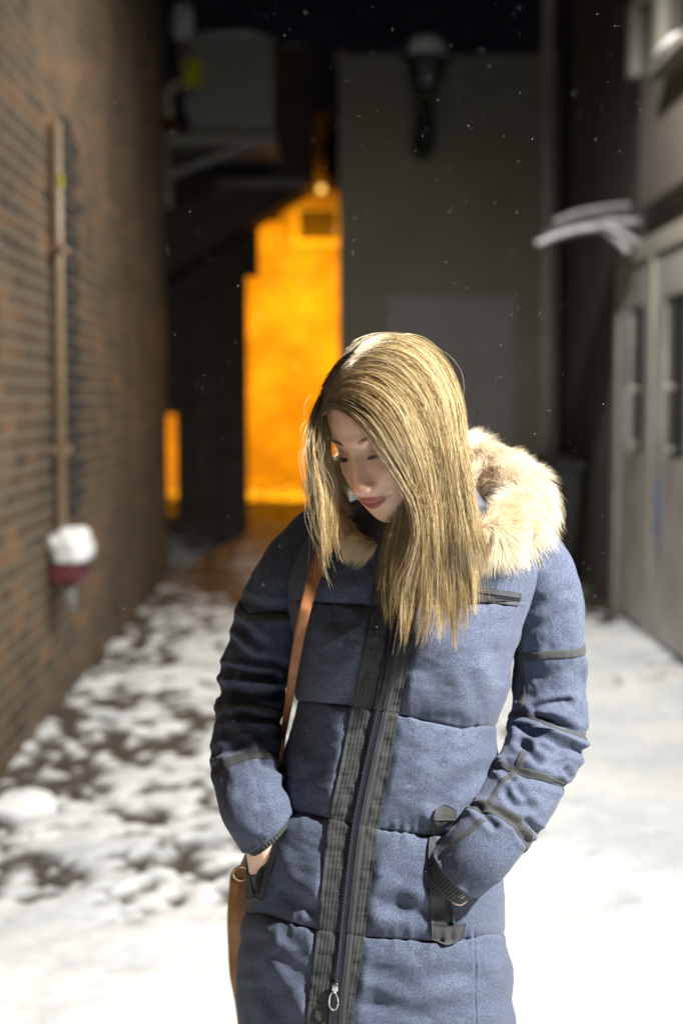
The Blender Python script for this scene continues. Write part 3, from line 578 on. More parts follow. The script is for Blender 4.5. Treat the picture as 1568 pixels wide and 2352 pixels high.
# ---- sleeves
def sleeve(name, ctrl, n_u, n_v, folds, seedz, shear):
    C = catmull(ctrl, n_v); ctr = DP(C[:, 0], C[:, 1], C[:, 2]); rad = C[:, 3]
    T_ = np.gradient(ctr, axis=0); T_ /= np.linalg.norm(T_, axis=1, keepdims=True)
    view = -(ctr-np.array([0, 0, 1.5])); view /= np.linalg.norm(view, axis=1, keepdims=True)
    e1 = view-T_*(view*T_).sum(1)[:, None]; e1 /= np.linalg.norm(e1, axis=1, keepdims=True); e2 = np.cross(T_, e1)
    u = np.linspace(0, 2*np.pi, n_u, endpoint=False)
    P0 = ctr[:, None]+rad[:, None, None]*(.88*np.cos(u)[None, :, None]*e1[:, None]+np.sin(u)[None, :, None]*e2[:, None])
    Nn = np.cos(u)[None, :, None]*e1[:, None]+np.sin(u)[None, :, None]*e2[:, None]
    x, y = PROJ(P0); front = sstep(-.25, .35, np.cos(u))[None, :]*np.ones_like(x)
    q = np.stack([np.cos(u)[None]*2.0*np.ones_like(x), np.sin(u)[None]*2.0*np.ones_like(x), np.linspace(0, len(ctrl)*1.1, n_v)[:, None]*np.ones_like(x)], -1)
    vv = np.linspace(0, 1, n_v)[:, None]*np.ones_like(x)
    crump = np.interp(vv, [0, .25, .45, .7, .85, 1], [.25, .3, 1, .9, .5, .3])
    s1 = np.sin(q[..., 2]*3.6+2.2*noise(q*np.array([.8, .8, .6]), 1., seedz)*2*np.pi*.5+np.sin(u)[None]*.9)
    d = crump*(.0026*s1+.0075*(fbm(q*np.array([1, 1, 1.6]), 1., seedz+4, 3)-.5))+.007*(fbm(q*np.array([.8, .8, 1.2]), 1., seedz+9, 3)-.5)
    for pl, w, a in folds:
        qd = segdist(x, y, pl); d = d+front*(-a*.00078*np.exp(-(qd/(w*1.1))**2)+a*.0004*np.exp(-((qd-w*1.9)/(w*1.1))**2))
    P = P0+Nn*d[..., None]; P = P+T_[:, None]*(shear*sstep(.75, 1, vv)*np.sin(u)[None])[..., None]
    o = mesh(name, P, grid_faces(n_u, n_v, cu=True), M_coat, COAT, True)
    Nr = gnormals(P, True); sg = np.sign((Nr*Nn).sum(-1).mean()); Nr = Nr*sg
    return dict(P=P, N=Nr, o=o, n_u=n_u, n_v=n_v, ctr=ctr, rad=rad, e1=e1, e2=e2, T=T_, K=len(ctrl)-1)
def samp(A, u, v):
    """bilinear sample of grid A at u (radians) and v (0..1)"""
    nv_, nu_ = A.shape[:2]; fu = (u/(2*np.pi)*nu_) % nu_; fv = np.clip(v*(nv_-1), 0, nv_-1.001)
    i = fu.astype(int) % nu_; j = fv.astype(int); a = (fu-np.floor(fu))[..., None]; b_ = (fv-j)[..., None]; i2 = (i+1) % nu_
    return (A[j, i]*(1-a)+A[j, i2]*a)*(1-b_)+(A[j+1, i]*(1-a)+A[j+1, i2]*a)*b_
def find_uv(sl, x, y):
    """the (u, v) of the front point of a sleeve seen at photo position x, y"""
    px_, py_ = PROJ(sl['P']); d = (px_-x)**2+(py_-y)**2
    u = np.arange(sl['n_u'])/sl['n_u']*2*np.pi; d = d+np.where(np.cos(u) < 0.0, 1e6, 0)[None]
    j, i = np.unravel_index(np.argmin(d), d.shape); return (u[i]+np.pi) % (2*np.pi)-np.pi, j/(sl['n_v']-1)
def tape(sl, name, pts, wpx, off=.0016, wrap=True, m=None):
    """tape sewn along photo points; its ends run on round the back of the sleeve"""
    uv = np.array([find_uv(sl, *p) for p in pts]); 
    if wrap:
        o = np.argsort(uv[:, 0]); uv = uv[o]; u = np.linspace(uv[0, 0], uv[0, 0]+2*np.pi, 160)
        v = np.interp(u, np.append(uv[:, 0], uv[0, 0]+2*np.pi), np.append(uv[:, 1], uv[0, 1]))
        L_ = np.linalg.norm(np.diff(sl['ctr'], axis=0), axis=1).sum(); w = wpx*PX/L_/2
        k = np.linspace(-1, 1, 7)[None]; U = u[:, None]+0*k; V_ = v[:, None]+w*k; sm_ = v
    else:
        c = catmull(uv, 70); tn = np.gradient(c, axis=0); k = np.linspace(-1, 1, 7)[None]
        U = c[:, 0][:, None]+k*(wpx*PX/2/.052); V_ = c[:, 1][:, None]+0*k
    P = samp(sl['P'], U, V_)+samp(sl['N'], U, V_)*(off*(1-.35*np.abs(k)**4))[..., None]; B = samp(sl['P'], U, V_)-samp(sl['N'], U, V_)*.002
    ny, nx = U.shape; n = nx*ny; g = grid_faces(nx, ny)
    bd = np.concatenate([np.arange(nx), np.arange(1, ny)*nx+nx-1, (ny-1)*nx+np.arange(nx-2, -1, -1), np.arange(ny-2, 0, -1)*nx]); b2 = np.roll(bd, -1)
    return mesh(name, np.vstack([P.reshape(-1, 3), B.reshape(-1, 3)]), np.vstack([g, g[:, ::-1]+n, np.stack([bd, bd+n, b2+n, b2], 1)]), m or M_trimc, COAT, True)
SHL = .012
SR = sleeve('sleeve', [(1120, 1225, 2.29, .045), (1190, 1258, 2.275, .052), (1236, 1310, 2.265, .057), (1256, 1390, 2.268, .0575), (1261, 1480, 2.275, .057), (1261, 1570, 2.28, .058), (1258, 1650, 2.275, .0615),
    (1250, 1712, 2.26, .064), (1216, 1782, 2.215, .060), (1170, 1858, 2.165, .056), (1105, 1946, 2.122, .053), (1050, 1999, 2.132, .0515)], 300, 520,
    [([(1228, 1627), (1262, 1618), (1304, 1614)], 9, 9), ([(1196, 1640), (1240, 1648), (1290, 1672), (1338, 1690)], 11, 9), ([(1200, 1677), (1250, 1690), (1291, 1715), (1349, 1731)], 11, 12), ([(1196, 1706), (1215, 1730), (1233, 1752)], 10, 9),
     ([(1240, 1720), (1265, 1728), (1283, 1731)], 8, 6), ([(1167, 1764), (1217, 1783), (1300, 1806)], 10, 9), ([(1163, 1826), (1180, 1848), (1217, 1853)], 9, 8), ([(1213, 1840), (1190, 1815)], 8, 5),
     ([(1085, 1850), (1126, 1858), (1184, 1892), (1209, 1930)], 9, 7), ([(1101, 1862), (1134, 1898)], 9, 7), ([(1205, 1888), (1238, 1913)], 8, 8), ([(1190, 1400), (1260, 1385), (1300, 1360)], 16, 4), ([(1195, 1440), (1250, 1430), (1300, 1400)], 14, 3), ([(1235, 1560), (1300, 1540)], 16, 3), ([(1175, 1790), (1140, 1760)], 8, 6), ([(1300, 1770), (1308, 1785)], 7, 7)], 101, 0)
SL = sleeve('sleeve', [(800, 1195, 2.29, .040), (738, 1225, 2.28, .046), (682, 1285, 2.27, .050), (640, 1365, 2.268, .0515), (612, 1450, 2.275, .053), (590, 1530, 2.285, .0545), (576, 1610, 2.275, .054), (566, 1700, 2.245, .0535),
    (568, 1785, 2.20, .0545), (582, 1846, 2.175, .054), (612, 1898, 2.180, .0525)], 300, 500,
    [([(530, 1468), (575, 1515), (640, 1525)], 11, 9), ([(505, 1537), (563, 1545), (630, 1553)], 10, 10), ([(501, 1586), (580, 1595), (650, 1592)], 12, 11), ([(510, 1432), (550, 1440), (600, 1480)], 12, 7), ([(493, 1646), (560, 1643), (637, 1653)], 9, 7),
     ([(493, 1731), (520, 1722), (563, 1710)], 9, 7), ([(604, 1752), (642, 1772)], 9, 6), ([(560, 1810), (610, 1800), (640, 1815)], 16, 3), ([(600, 1845), (650, 1835)], 12, 4), ([(560, 1380), (620, 1400), (680, 1400)], 12, 5), ([(500, 1690), (560, 1695), (620, 1680)], 14, 3)], 202, SHL)
tape(SR, 'sleeve_band', [(1190, 1510), (1260, 1502), (1338, 1494)], 18)
tape(SR, 'sleeve_band', [(1242, 1652), (1290, 1678), (1338, 1692), (1205, 1640)], 16)
tape(SR, 'sleeve_band', [(1167, 1765), (1217, 1783), (1290, 1803)], 12)
tape(SR, 'sleeve_band', [(1095, 1852), (1126, 1860), (1184, 1892), (1208, 1925)], 18)
tape(SR, 'sleeve_seam_tape', [(1196, 1420), (1194, 1480), (1200, 1560), (1204, 1640)], 13, wrap=False)
tape(SR, 'sleeve_seam_tape', [(1204, 1728), (1193, 1748), (1172, 1780), (1142, 1812), (1124, 1846)], 13, wrap=False)
tape(SR, 'sleeve_seam_tape', [(1108, 1882), (1080, 1908), (1050, 1932), (1026, 1952)], 14, wrap=False)
tape(SL, 'sleeve_band', [(570, 1420), (625, 1416), (675, 1417)], 18)
tape(SL, 'sleeve_band', [(520, 1622), (560, 1618), (605, 1627)], 18)
tape(SL, 'sleeve_band', [(500, 1772), (542, 1745), (596, 1732), (638, 1742)], 18)
tape(SR, 'shoulder_patch', [(1214, 1264), (1222, 1284), (1232, 1300)], 34, .003, wrap=False)
# ribbed cuffs
def cuff(sl, length, r1, shift=(0, 0, 0), shear=0.):
    c = sl['ctr'][-1]; T_, e1, e2 = sl['T'][-1], sl['e1'][-1], sl['e2'][-1]; nu_, nv_ = 440, 24
    u = np.linspace(0, 2*np.pi, nu_, endpoint=False); t = np.linspace(-.35, 1, nv_); V = []
    for k in t:
        rr = sl['rad'][-1]*(.90-.0*k)+(r1-sl['rad'][-1]*.9)*max(k, 0)**.7+.0014*np.abs(np.sin(u*24))
        V.append(c+T_*length*k+np.array(shift)*max(k, 0)+rr[:, None]*(.92*np.cos(u)[:, None]*e1+np.sin(u)[:, None]*e2)+T_*(shear*np.sin(u))[:, None])
    k = 1.0   # turned-in edge
    V.append(c+T_*length*.9+np.array(shift)+(r1*.8)*(.92*np.cos(u)[:, None]*e1+np.sin(u)[:, None]*e2)+T_*(shear*np.sin(u))[:, None])
    return mesh('ribbed_cuff', np.array(V), grid_faces(nu_, nv_+1, cu=True), M_knit, COAT, True)
cuff(SR, .030, .040); cuff(SL, .013, .044, shear=SHL)
# rolled hem at each sleeve end
for sl in (SR, SL):
    e = sl['P'][-1]; c = e.mean(0); V = [e, c+(e-c)*1.0+sl['T'][-1]*.003, c+(e-c)*.95+sl['T'][-1]*.004, c+(e-c)*.85-sl['T'][-1]*.01]
    mesh('sleeve_hem', np.array(V), grid_faces(len(e), 4, cu=True), M_coat, COAT, True)

# ================================================================== head and body (one continuous skin)
aY, aP, aR = R(35), R(23), R(6)
Rr = np.array([math.cos(aY), -math.sin(aY), 0]); Fh = np.array([-math.sin(aY)*math.cos(aP), -math.cos(aY)*math.cos(aP), -math.sin(aP)])
Uh = np.array([-math.sin(aY)*math.sin(aP), -math.cos(aY)*math.sin(aP), math.cos(aP)])
Rr, Uh = Rr*math.cos(aR)+Uh*math.sin(aR), Uh*math.cos(aR)-Rr*math.sin(aR)
HS = 1.10                                                      # head scale
HO = DP(812, 1050, 2.075)-Fh*.088*HS
HM = np.stack([Rr, Fh, Uh], 1)                                # columns: local x (picture right), y (out of the face), z (up)
def h2w(p): return HO+(np.asarray(p)*HS)@HM.T
def w2h(p): return ((np.asarray(p)-HO)@HM)/HS
def ray_ell(d, c, r):
    c = np.array(c); r = np.array(r); q = d/r; o = -c/r; A = (q*q).sum(-1); B = (q*o).sum(-1); Cc = (o*o).sum(-1)-1
    return (-B+np.sqrt(np.maximum(B*B-A*Cc, 0)))/A
def head_r(d):
    a = ray_ell(d, (0, -.014, .027), (.0755, .099, .091)); b_ = ray_ell(d, (0, .018, -.036), (.0575, .069, .080)); c_ = ray_ell(d, (0, .034, -.055), (.036, .047, .062))
    k = 170.; r = np.log(np.exp(k*a)+np.exp(k*b_)+np.exp(k*c_))/k
    p = d*r[..., None]; x, z = np.abs(p[..., 0]), p[..., 2]; f = sstep(0, .03, p[..., 1])
    g = lambda x0, z0, sx, sz: np.exp(-((x-x0)/sx)**2-((z-z0)/sz)**2)
    m = -.0085*g(.030, .003, .017, .012)+.0052*g(.031, -.001, .0125, .0088)              # sockets, lids
    m = m+.0028*g(.026, .020, .018, .007)+.002*np.exp(-(x/.03)**2-((z-.055)/.03)**2)      # brow, forehead
    hgt = np.interp(z, [-.060, -.054, -.049, -.045, -.040, -.034, -.015, 0, .012, .03], [0, .001, .007, .0145, .0172, .0160, .0100, .0055, .003, 0])
    wid = np.interp(z, [-.05, -.04, -.02, .01], [.0120, .0118, .0100, .0095]); m = m+hgt*np.exp(-(x/wid)**2)
    m = m+.0062*g(.0125, -.0415, .0060, .0062)-.0035*g(.0062, -.0485, .0035, .0028)          # nostril wings, nostrils
    zq = z; z = z-.0048*(np.minimum(x, .03)/.024)**2
    up = .0034*np.exp(-(x/.019)**2-((z+.0655)/.0042)**2)*(1-.35*np.exp(-(x/.004)**2)); lo = .0040*np.exp(-(x/.0155)**2-((z+.0748)/.0050)**2)
    m = m+up+lo-.0042*np.exp(-(x/.021)**4-((z+.0700)/.0014)**2)-.002*g(.0255, -.0705, .004, .004)-.003*g(0, -.0845, .014, .004)+.0045*g(0, -.100, .016, .012)
    z = zq
    m = m-.0012*g(0, -.058, .003, .005)+.0035*g(.040, -.026, .018, .016)-.0015*g(.03, -.055, .014, .014)
    return r+m*f
# tapered limbs, trunk and fingers, later fused into one surface
import bmesh
LM = MB()
def limb(pts, rad, n=18, m=26):
    c = catmull(np.column_stack([np.array(pts, float), rad]), m); LM.tube(c[:, :3], np.maximum(c[:, 3], .003), n)
limb([(.03, 2.28, .74), (.03, 2.28, .86), (.055, 2.28, 1.02), (.09, 2.275, 1.20), (.10, 2.275, 1.30), (.105, 2.275, 1.36)], [.08, .105, .09, .10, .085, .05], 28, 40)
limb([(.105, 2.28, 1.28), DP(960, 1245, 2.262), DP(945, 1190, 2.235), h2w((0, -.03, -.02))], [.055, .045, .046, .050], 24)
for sx, pts in ((1, [(1010, 1290, 2.275, .05), (1130, 1290, 2.275, .045), (1205, 1325, 2.275, .042), (1256, 1500, 2.285, .036), (1252, 1700, 2.270, .034), (1160, 1870, 2.18, .032), (1066, 2012, 2.118, .024), (1047, 2050, 2.143, .021), (1030, 2088, 2.205, .026)]),
                (-1, [(900, 1290, 2.275, .05), (770, 1290, 2.28, .045), (700, 1335, 2.28, .040), (597, 1500, 2.292, .034), (568, 1690, 2.258, .032), (578, 1840, 2.18, .032), (598, 1905, 2.170, .024), (598, 1950, 2.180, .023), (612, 2000, 2.235, .028)])):
    limb([DP(*q[:3]) for q in pts], [q[3] for q in pts], 20, 60)
    c = DP(*pts[-1][:3]); dr = np.array([-sx*.45, .12, -.85]); dr /= np.linalg.norm(dr); side = np.array([sx*.8, .2, -.45]); side /= np.linalg.norm(side)
    for k, (off, ln) in enumerate(((-.026, .060), (-.009, .072), (.009, .068), (.025, .054))):     # four fingers, curled in the pocket
        limb([c+side*off, c+side*off+dr*.03, c+side*off*1.15+dr*(.03+ln*.5)+np.array([0, .006, 0]), c+side*off*1.15+dr*(.03+ln*.85)+np.array([0, .022, 0])], [.010, .0095, .0085, .006], 12, 14)
    limb([c-side*.02-dr*.02, c-side*.038+dr*.005, c-side*.046+dr*.035], [.011, .0105, .008], 12, 12)
for sx in (-1, 1):
    limb([(.03+sx*.05, 2.28, .84), (.03+sx*.085, 2.28, .74), (.03+sx*.10, 2.27, .46), (.03+sx*.10, 2.29, .30), (.03+sx*.10, 2.30, .09)], [.09, .08, .052, .048, .032], 20, 40)
    limb([(.03+sx*.10, 2.31, .05), (.03+sx*.11, 2.25, .045), (.03+sx*.12, 2.17, .03)], [.03, .032, .02], 14, 14)
bm = bmesh.new(); _v = [bm.verts.new(v) for v in LM.v]
for f in LM.f: bm.faces.new([_v[i] for i in f])
na, nb = 160, 110; A_, B_ = np.meshgrid(np.linspace(0, 2*np.pi, na, endpoint=False), np.linspace(.02, np.pi-.02, nb)); d = np.stack([np.sin(A_)*np.sin(B_), np.cos(A_)*np.sin(B_), np.cos(B_)], -1)
V = h2w(d*head_r(d)[..., None]).reshape(-1, 3); vs = [bm.verts.new(tuple(v)) for v in V]
for f in grid_faces(na, nb, cu=True): bm.faces.new([vs[i] for i in f])
bm.faces.new([vs[i] for i in range(na)]); bm.faces.new([vs[(nb-1)*na+i] for i in range(na)][::-1])
me = bpy.data.meshes.new('figure'); bmesh.ops.recalc_face_normals(bm, faces=bm.faces[:]); bm.to_mesh(me); bm.free(); fo = bpy.data.objects.new('figure', me); S.collection.objects.link(fo)
rm = fo.modifiers.new('r', 'REMESH'); rm.mode = 'VOXEL'; rm.voxel_size = .0022
dg = bpy.context.evaluated_depsgraph_get(); ev = bpy.data.meshes.new_from_object(fo.evaluated_get(dg)); bpy.data.objects.remove(fo)
co = np.empty(len(ev.vertices)*3, np.float32); ev.vertices.foreach_get('co', co); co = co.reshape(-1, 3).astype(float)
loc = w2h(co); rr = np.linalg.norm(loc, axis=1); near = rr < .2; dirs = loc[near]/rr[near][:, None]; rs = head_r(dirs)
w = 1-sstep(.005, .010, np.abs(rr[near]-rs)); nr = rr[near]*(1-w)+rs*w; loc2 = loc.copy(); loc2[near] = dirs*nr[:, None]
co[near] = h2w(loc2[near])
lx_, ly_, lz_ = loc2[:, 0], loc2[:, 1], loc2[:, 2]
lz_s = lz_; lz_ = lz_-.0048*(np.minimum(np.abs(lx_), .03)/.024)**2
zu = -.0645+.0030*np.cos(np.clip(np.abs(lx_)/.024, 0, 1)*np.pi)-.0012*np.exp(-(lx_/.004)**2); zl = -.0797+.0085*(np.abs(lx_)/.024)**2
lip = ((1-sstep(-.0006, .0012, lz_-zu-.002)))*sstep(-.001, .001, lz_-zl)*(1-sstep(.0195, .0225, np.abs(lx_)))*(ly_ > .05)
lz_ = lz_s
hairm = sstep(.0, .010, lz_-(.072-.45*np.maximum(np.abs(lx_)-.035, 0)-.55*np.maximum(.075-ly_, 0)*2.2))*(ly_ > -.02)+(ly_ <= -.02)*(lz_ > -.06); hairm = np.clip(hairm, 0, 1)*near
lid = np.exp(-((np.abs(lx_)-.031)/.0135)**2-((lz_-.004)/.006)**2)*(ly_ > .04)
liner = np.exp(-((lz_+.0062-.10*(np.abs(np.abs(lx_)-.031))**1.5*4)/.0016)**2)*(1-sstep(.0125, .0155, np.abs(np.abs(lx_)-.031)))*(ly_ > .04)
blush = np.exp(-((np.abs(lx_)-.034)/.018)**2-((lz_+.032)/.018)**2)*(ly_ > .03)+.8*np.exp(-(lx_/.012)**2-((lz_+.04)/.01)**2)*(ly_ > .03)
Mk = mat('skin', (.62, .40, .30), .45); N, L, b = nodes(Mk)
b.inputs['Subsurface Weight'].default_value = .2; b.inputs['Subsurface Radius'].default_value = (1., .35, .18); b.inputs['Subsurface Scale'].default_value = .006
def amix(prev, attr, col):
    a_ = N.new('ShaderNodeAttribute'); a_.attribute_name = attr; m_ = N.new('ShaderNodeMix'); m_.data_type = 'RGBA'; m_.inputs[7].default_value = (*col, 1)
    L.new(a_.outputs['Fac'], m_.inputs[0]); L.new(prev, m_.inputs[6]); return m_.outputs[2]
tc = N.new('ShaderNodeTexCoord'); n1 = N.new('ShaderNodeTexNoise'); n1.inputs['Scale'].default_value = 70; n1.inputs['Detail'].default_value = 5; L.new(tc.outputs['Object'], n1.inputs['Vector'])
r1 = ramp(N, [(.3, (.78, .49, .35)), (.7, (.86, .58, .44))]); L.new(n1.outputs['Fac'], r1.inputs[0])
out = amix(r1.outputs[0], 'blush', (.70, .30, .23)); out = amix(out, 'lid', (.42, .24, .18)); out = amix(out, 'lip', (.40, .10, .11)); out = amix(out, 'liner', (.02, .012, .01)); out = amix(out, 'scalp', (.20, .13, .065))
L.new(out, b.inputs['Base Color'])
bp = N.new('ShaderNodeBump'); bp.inputs['Strength'].default_value = .12; bp.inputs['Distance'].default_value = .001; n2 = N.new('ShaderNodeTexNoise'); n2.inputs['Scale'].default_value = 700; L.new(tc.outputs['Object'], n2.inputs['Vector']); L.new(n2.outputs['Fac'], bp.inputs['Height']); L.new(bp.outputs[0], b.inputs['Normal'])
Fv = np.empty(len(ev.polygons)*4, np.int32); ev.loops.foreach_get('vertex_index', Fv) if len(ev.loops) == len(ev.polygons)*4 else None
Fq_ = Fv.reshape(-1, 4); lab = np.arange(len(co))          # keep the one continuous surface
for _ in range(400):
    m_ = lab[Fq_].min(1); new = lab.copy()
    for c_ in range(4): np.minimum.at(new, Fq_[:, c_], m_)
    new = new[new]; new = new[new]
    if (new == lab).all(): break
    lab = new
big = np.bincount(lab).argmax(); keep = lab == big; idm = np.cumsum(keep)-1; Fq_ = idm[Fq_[keep[Fq_[:, 0]]]]; co = co[keep]
lip, hairm, lid, liner, blush, near = [q[keep] for q in (lip, hairm, lid, liner, blush, near)]
BODY = mesh('body', co, Fq_, Mk, WOMAN, True, {'lip': lip*.9, 'scalp': hairm, 'lid': lid*.35*near, 'liner': liner*near, 'blush': np.clip(blush, 0, 1)*.5*near})

# ---- strands
def strands(name, Plist, R0, m, parent, taper=True, tone=None):
    """Plist [n, k, 3] array of strand points (or list of such arrays), native curves"""
    n, k, _ = Plist.shape; b_ = BASE.get(parent, np.zeros(3))
    hc = bpy.data.hair_curves.new(name); hc.add_curves([k]*n)
    P = (Plist-b_).reshape(-1, 3).astype(np.float32)
    hc.attributes['position'].data.foreach_set('vector', P.ravel()) if 'position' in hc.attributes else hc.points.foreach_set('position', P.ravel())
    t = np.linspace(0, 1, k); prof = (1-.0*t) if not taper else np.interp(t, [0, .05, .6, 1], [.8, 1, .85, .25])
    rad = (np.broadcast_to(np.asarray(R0, float).reshape(-1, 1), (n, 1))*prof[None]).astype(np.float32).ravel()
    at_ = hc.attributes.get('radius') or hc.attributes.new('radius', 'FLOAT', 'POINT'); at_.data.foreach_set('value', rad)
    if tone is not None: tn_ = hc.attributes.new('tone', 'FLOAT', 'POINT'); tn_.data.foreach_set('value', np.repeat(np.asarray(tone, np.float32), k))
    hc.materials.append(m); o = bpy.data.objects.new(name, hc); S.collection.objects.link(o)
    if parent is not None: o.parent = parent; BASE[o] = b_
    return o
def hairmat(name, stops, rough=.28, rr=.35, root=None, tone=False, gl=.45, trans=.2):
    m = bpy.data.materials.new(name); m.use_nodes = True; N, L = m.node_tree.nodes, m.node_tree.links; N.clear()
    o = N.new('ShaderNodeOutputMaterial'); hi = N.new('ShaderNodeHairInfo'); r = ramp(N, stops); out = r.outputs[0]
    if tone: ta = N.new('ShaderNodeAttribute'); ta.attribute_name = 'tone'; L.new(ta.outputs['Fac'], r.inputs[0])
    else: L.new(hi.outputs['Random'], r.inputs[0])
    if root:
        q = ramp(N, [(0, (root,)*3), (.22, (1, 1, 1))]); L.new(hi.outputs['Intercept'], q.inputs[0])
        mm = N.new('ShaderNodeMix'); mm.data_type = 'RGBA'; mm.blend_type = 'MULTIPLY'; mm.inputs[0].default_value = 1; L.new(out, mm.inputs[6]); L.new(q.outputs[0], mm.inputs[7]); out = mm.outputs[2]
    d = N.new('ShaderNodeBsdfDiffuse'); L.new(out, d.inputs['Color']); tr = N.new('ShaderNodeBsdfTranslucent'); L.new(out, tr.inputs['Color'])
    h = N.new('ShaderNodeBsdfHair'); h.component = 'Reflection'; h.inputs['RoughnessU'].default_value = rough; h.inputs['RoughnessV'].default_value = rr; h.inputs['Offset'].default_value = R(-4)
    mc = N.new('ShaderNodeMix'); mc.data_type = 'RGBA'; mc.inputs[0].default_value = .35; L.new(out, mc.inputs[6]); mc.inputs[7].default_value = (1, .95, .85, 1); L.new(mc.outputs[2], h.inputs['Color'])
    m1 = N.new('ShaderNodeMixShader'); m1.inputs[0].default_value = trans; L.new(d.outputs[0], m1.inputs[1]); L.new(tr.outputs[0], m1.inputs[2])
    m2 = N.new('ShaderNodeMixShader'); m2.inputs[0].default_value = gl; L.new(m1.outputs[0], m2.inputs[1]); L.new(h.outputs[0], m2.inputs[2]); L.new(m2.outputs[0], o.inputs[0]); return m
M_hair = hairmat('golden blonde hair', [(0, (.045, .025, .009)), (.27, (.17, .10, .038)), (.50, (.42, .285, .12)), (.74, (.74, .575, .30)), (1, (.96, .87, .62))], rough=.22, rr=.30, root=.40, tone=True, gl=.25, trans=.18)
M_brow = mat('eyebrow hair', (.16, .09, .05), .6)
M_lash = mat('lash', (.012, .009, .008), .5)
# surface lookup for brows and lashes
def face_pt(x, z, off=0.):
    x = np.asarray(x, float); z = np.asarray(z, float); y = np.full(np.shape(x), .085)
    for _ in range(8):
        d_ = np.stack([x, y, z], -1); d_ /= np.linalg.norm(d_, axis=-1, keepdims=True); q = d_*head_r(d_)[..., None]; y = np.clip(y*1.0*(np.abs(z)+.03)/(np.abs(q[..., 2])+.03), .03, .13) if False else y+(q[..., 1]-y)*.8
    return h2w(np.stack([x, y+off, z], -1))
n = 560; sd = RNG.choice([-1, 1], n); t = RNG.random(n); bx = sd*(.012+.033*t); bz = .0165+.0055*np.sin(t*2.4)-.002*t+RNG.normal(0, .0013, n)*(1.3-t)
ln = .005+.002*RNG.random(n); k = np.linspace(0, 1, 5)
Xk = bx[:, None]+sd[:, None]*ln[:, None]*k*(.5+.5*t[:, None]); Zk = bz[:, None]+ln[:, None]*k*(.55*(1-t[:, None]))
strands('eyebrows', face_pt(Xk, Zk, .0008+0*k),   .00010, M_brow, WOMAN)
n = 170; sd = RNG.choice([-1, 1], n); t = RNG.uniform(-1, 1, n); ex = sd*(.031+.0135*t); ez = -.0064+.0022*t**2
out_ = sd*t*.004+sd*.001; Pb = face_pt(ex, ez, .0004); L_ = .0075+.002*RNG.random(n)
dirl = (Fh*.75-Uh*.55); P_ = Pb[:, None]+(k[None, :, None]*L_[:, None, None])*dirl+Rr*(out_[:, None, None]*k[None, :, None])+Uh*(k[None, :, None]**2*.0022)
strands('eyelashes', P_, .00017, M_lash, WOMAN)

# ---- where the hair lies: over the head, then in front of the coat
def entry(C_, ax, D_):
    O = (np.array([0, 0, 1.5])-C_); o = (O@HM)/ax; q = (D_@HM)/ax; A = (q*q).sum(-1); B = (q*o).sum(-1); c_ = (o*o).sum()-1; disc = B*B-A*c_
    return (-B-np.sqrt(np.maximum(disc, 0)))/A
def head_Y(x, y, infl=.010):
    D_ = DP(x, y, 1.)-np.array([0, 0, 1.5])
    a = entry(h2w((.010, -.024, .024)), np.array([.090, .108, .092])*HS+infl, D_); b_ = entry(h2w((0, .018, -.036)), np.array([.0575, .069, .080])*HS+infl*.8, D_)
    h_ = np.minimum(a, b_); pl_ = 2.155-.092*sstep(790, 1050, y); k_ = 70.
    return -np.log(np.exp(-k_*h_)+np.exp(-k_*pl_))/k_+.003
def hair_Y(x, y, lift=.012):
    hy = head_Y(x, y); xl, xr, _, _ = row(np.clip(y, 1180, 2400)); cy = front_Y(np.clip(x, xl+6, xr-6), np.clip(y, 1180, 2400), False)-.022-lift
    fl_ = np.exp(-((x-1090)/90.)**2-((y-1235)/75.)**2)*.085+np.exp(-((x-800)/55.)**2-((y-1215)/45.)**2)*.03; cy = cy-fl_
    cy = np.where(y < 1180, cy+(1180-y)*.0012, cy); k_ = 60.
    return -np.log(np.exp(-k_*hy)+np.exp(-k_*cy))/k_
def resample(g, K):
    c = catmull(g, 120); s = np.concatenate([[0], np.cumsum(np.linalg.norm(np.diff(c, axis=0), axis=1))]); u = np.linspace(0, s[-1], K); return np.stack([np.interp(u, s, c[:, i]) for i in range(c.shape[1])], -1)
K = 36
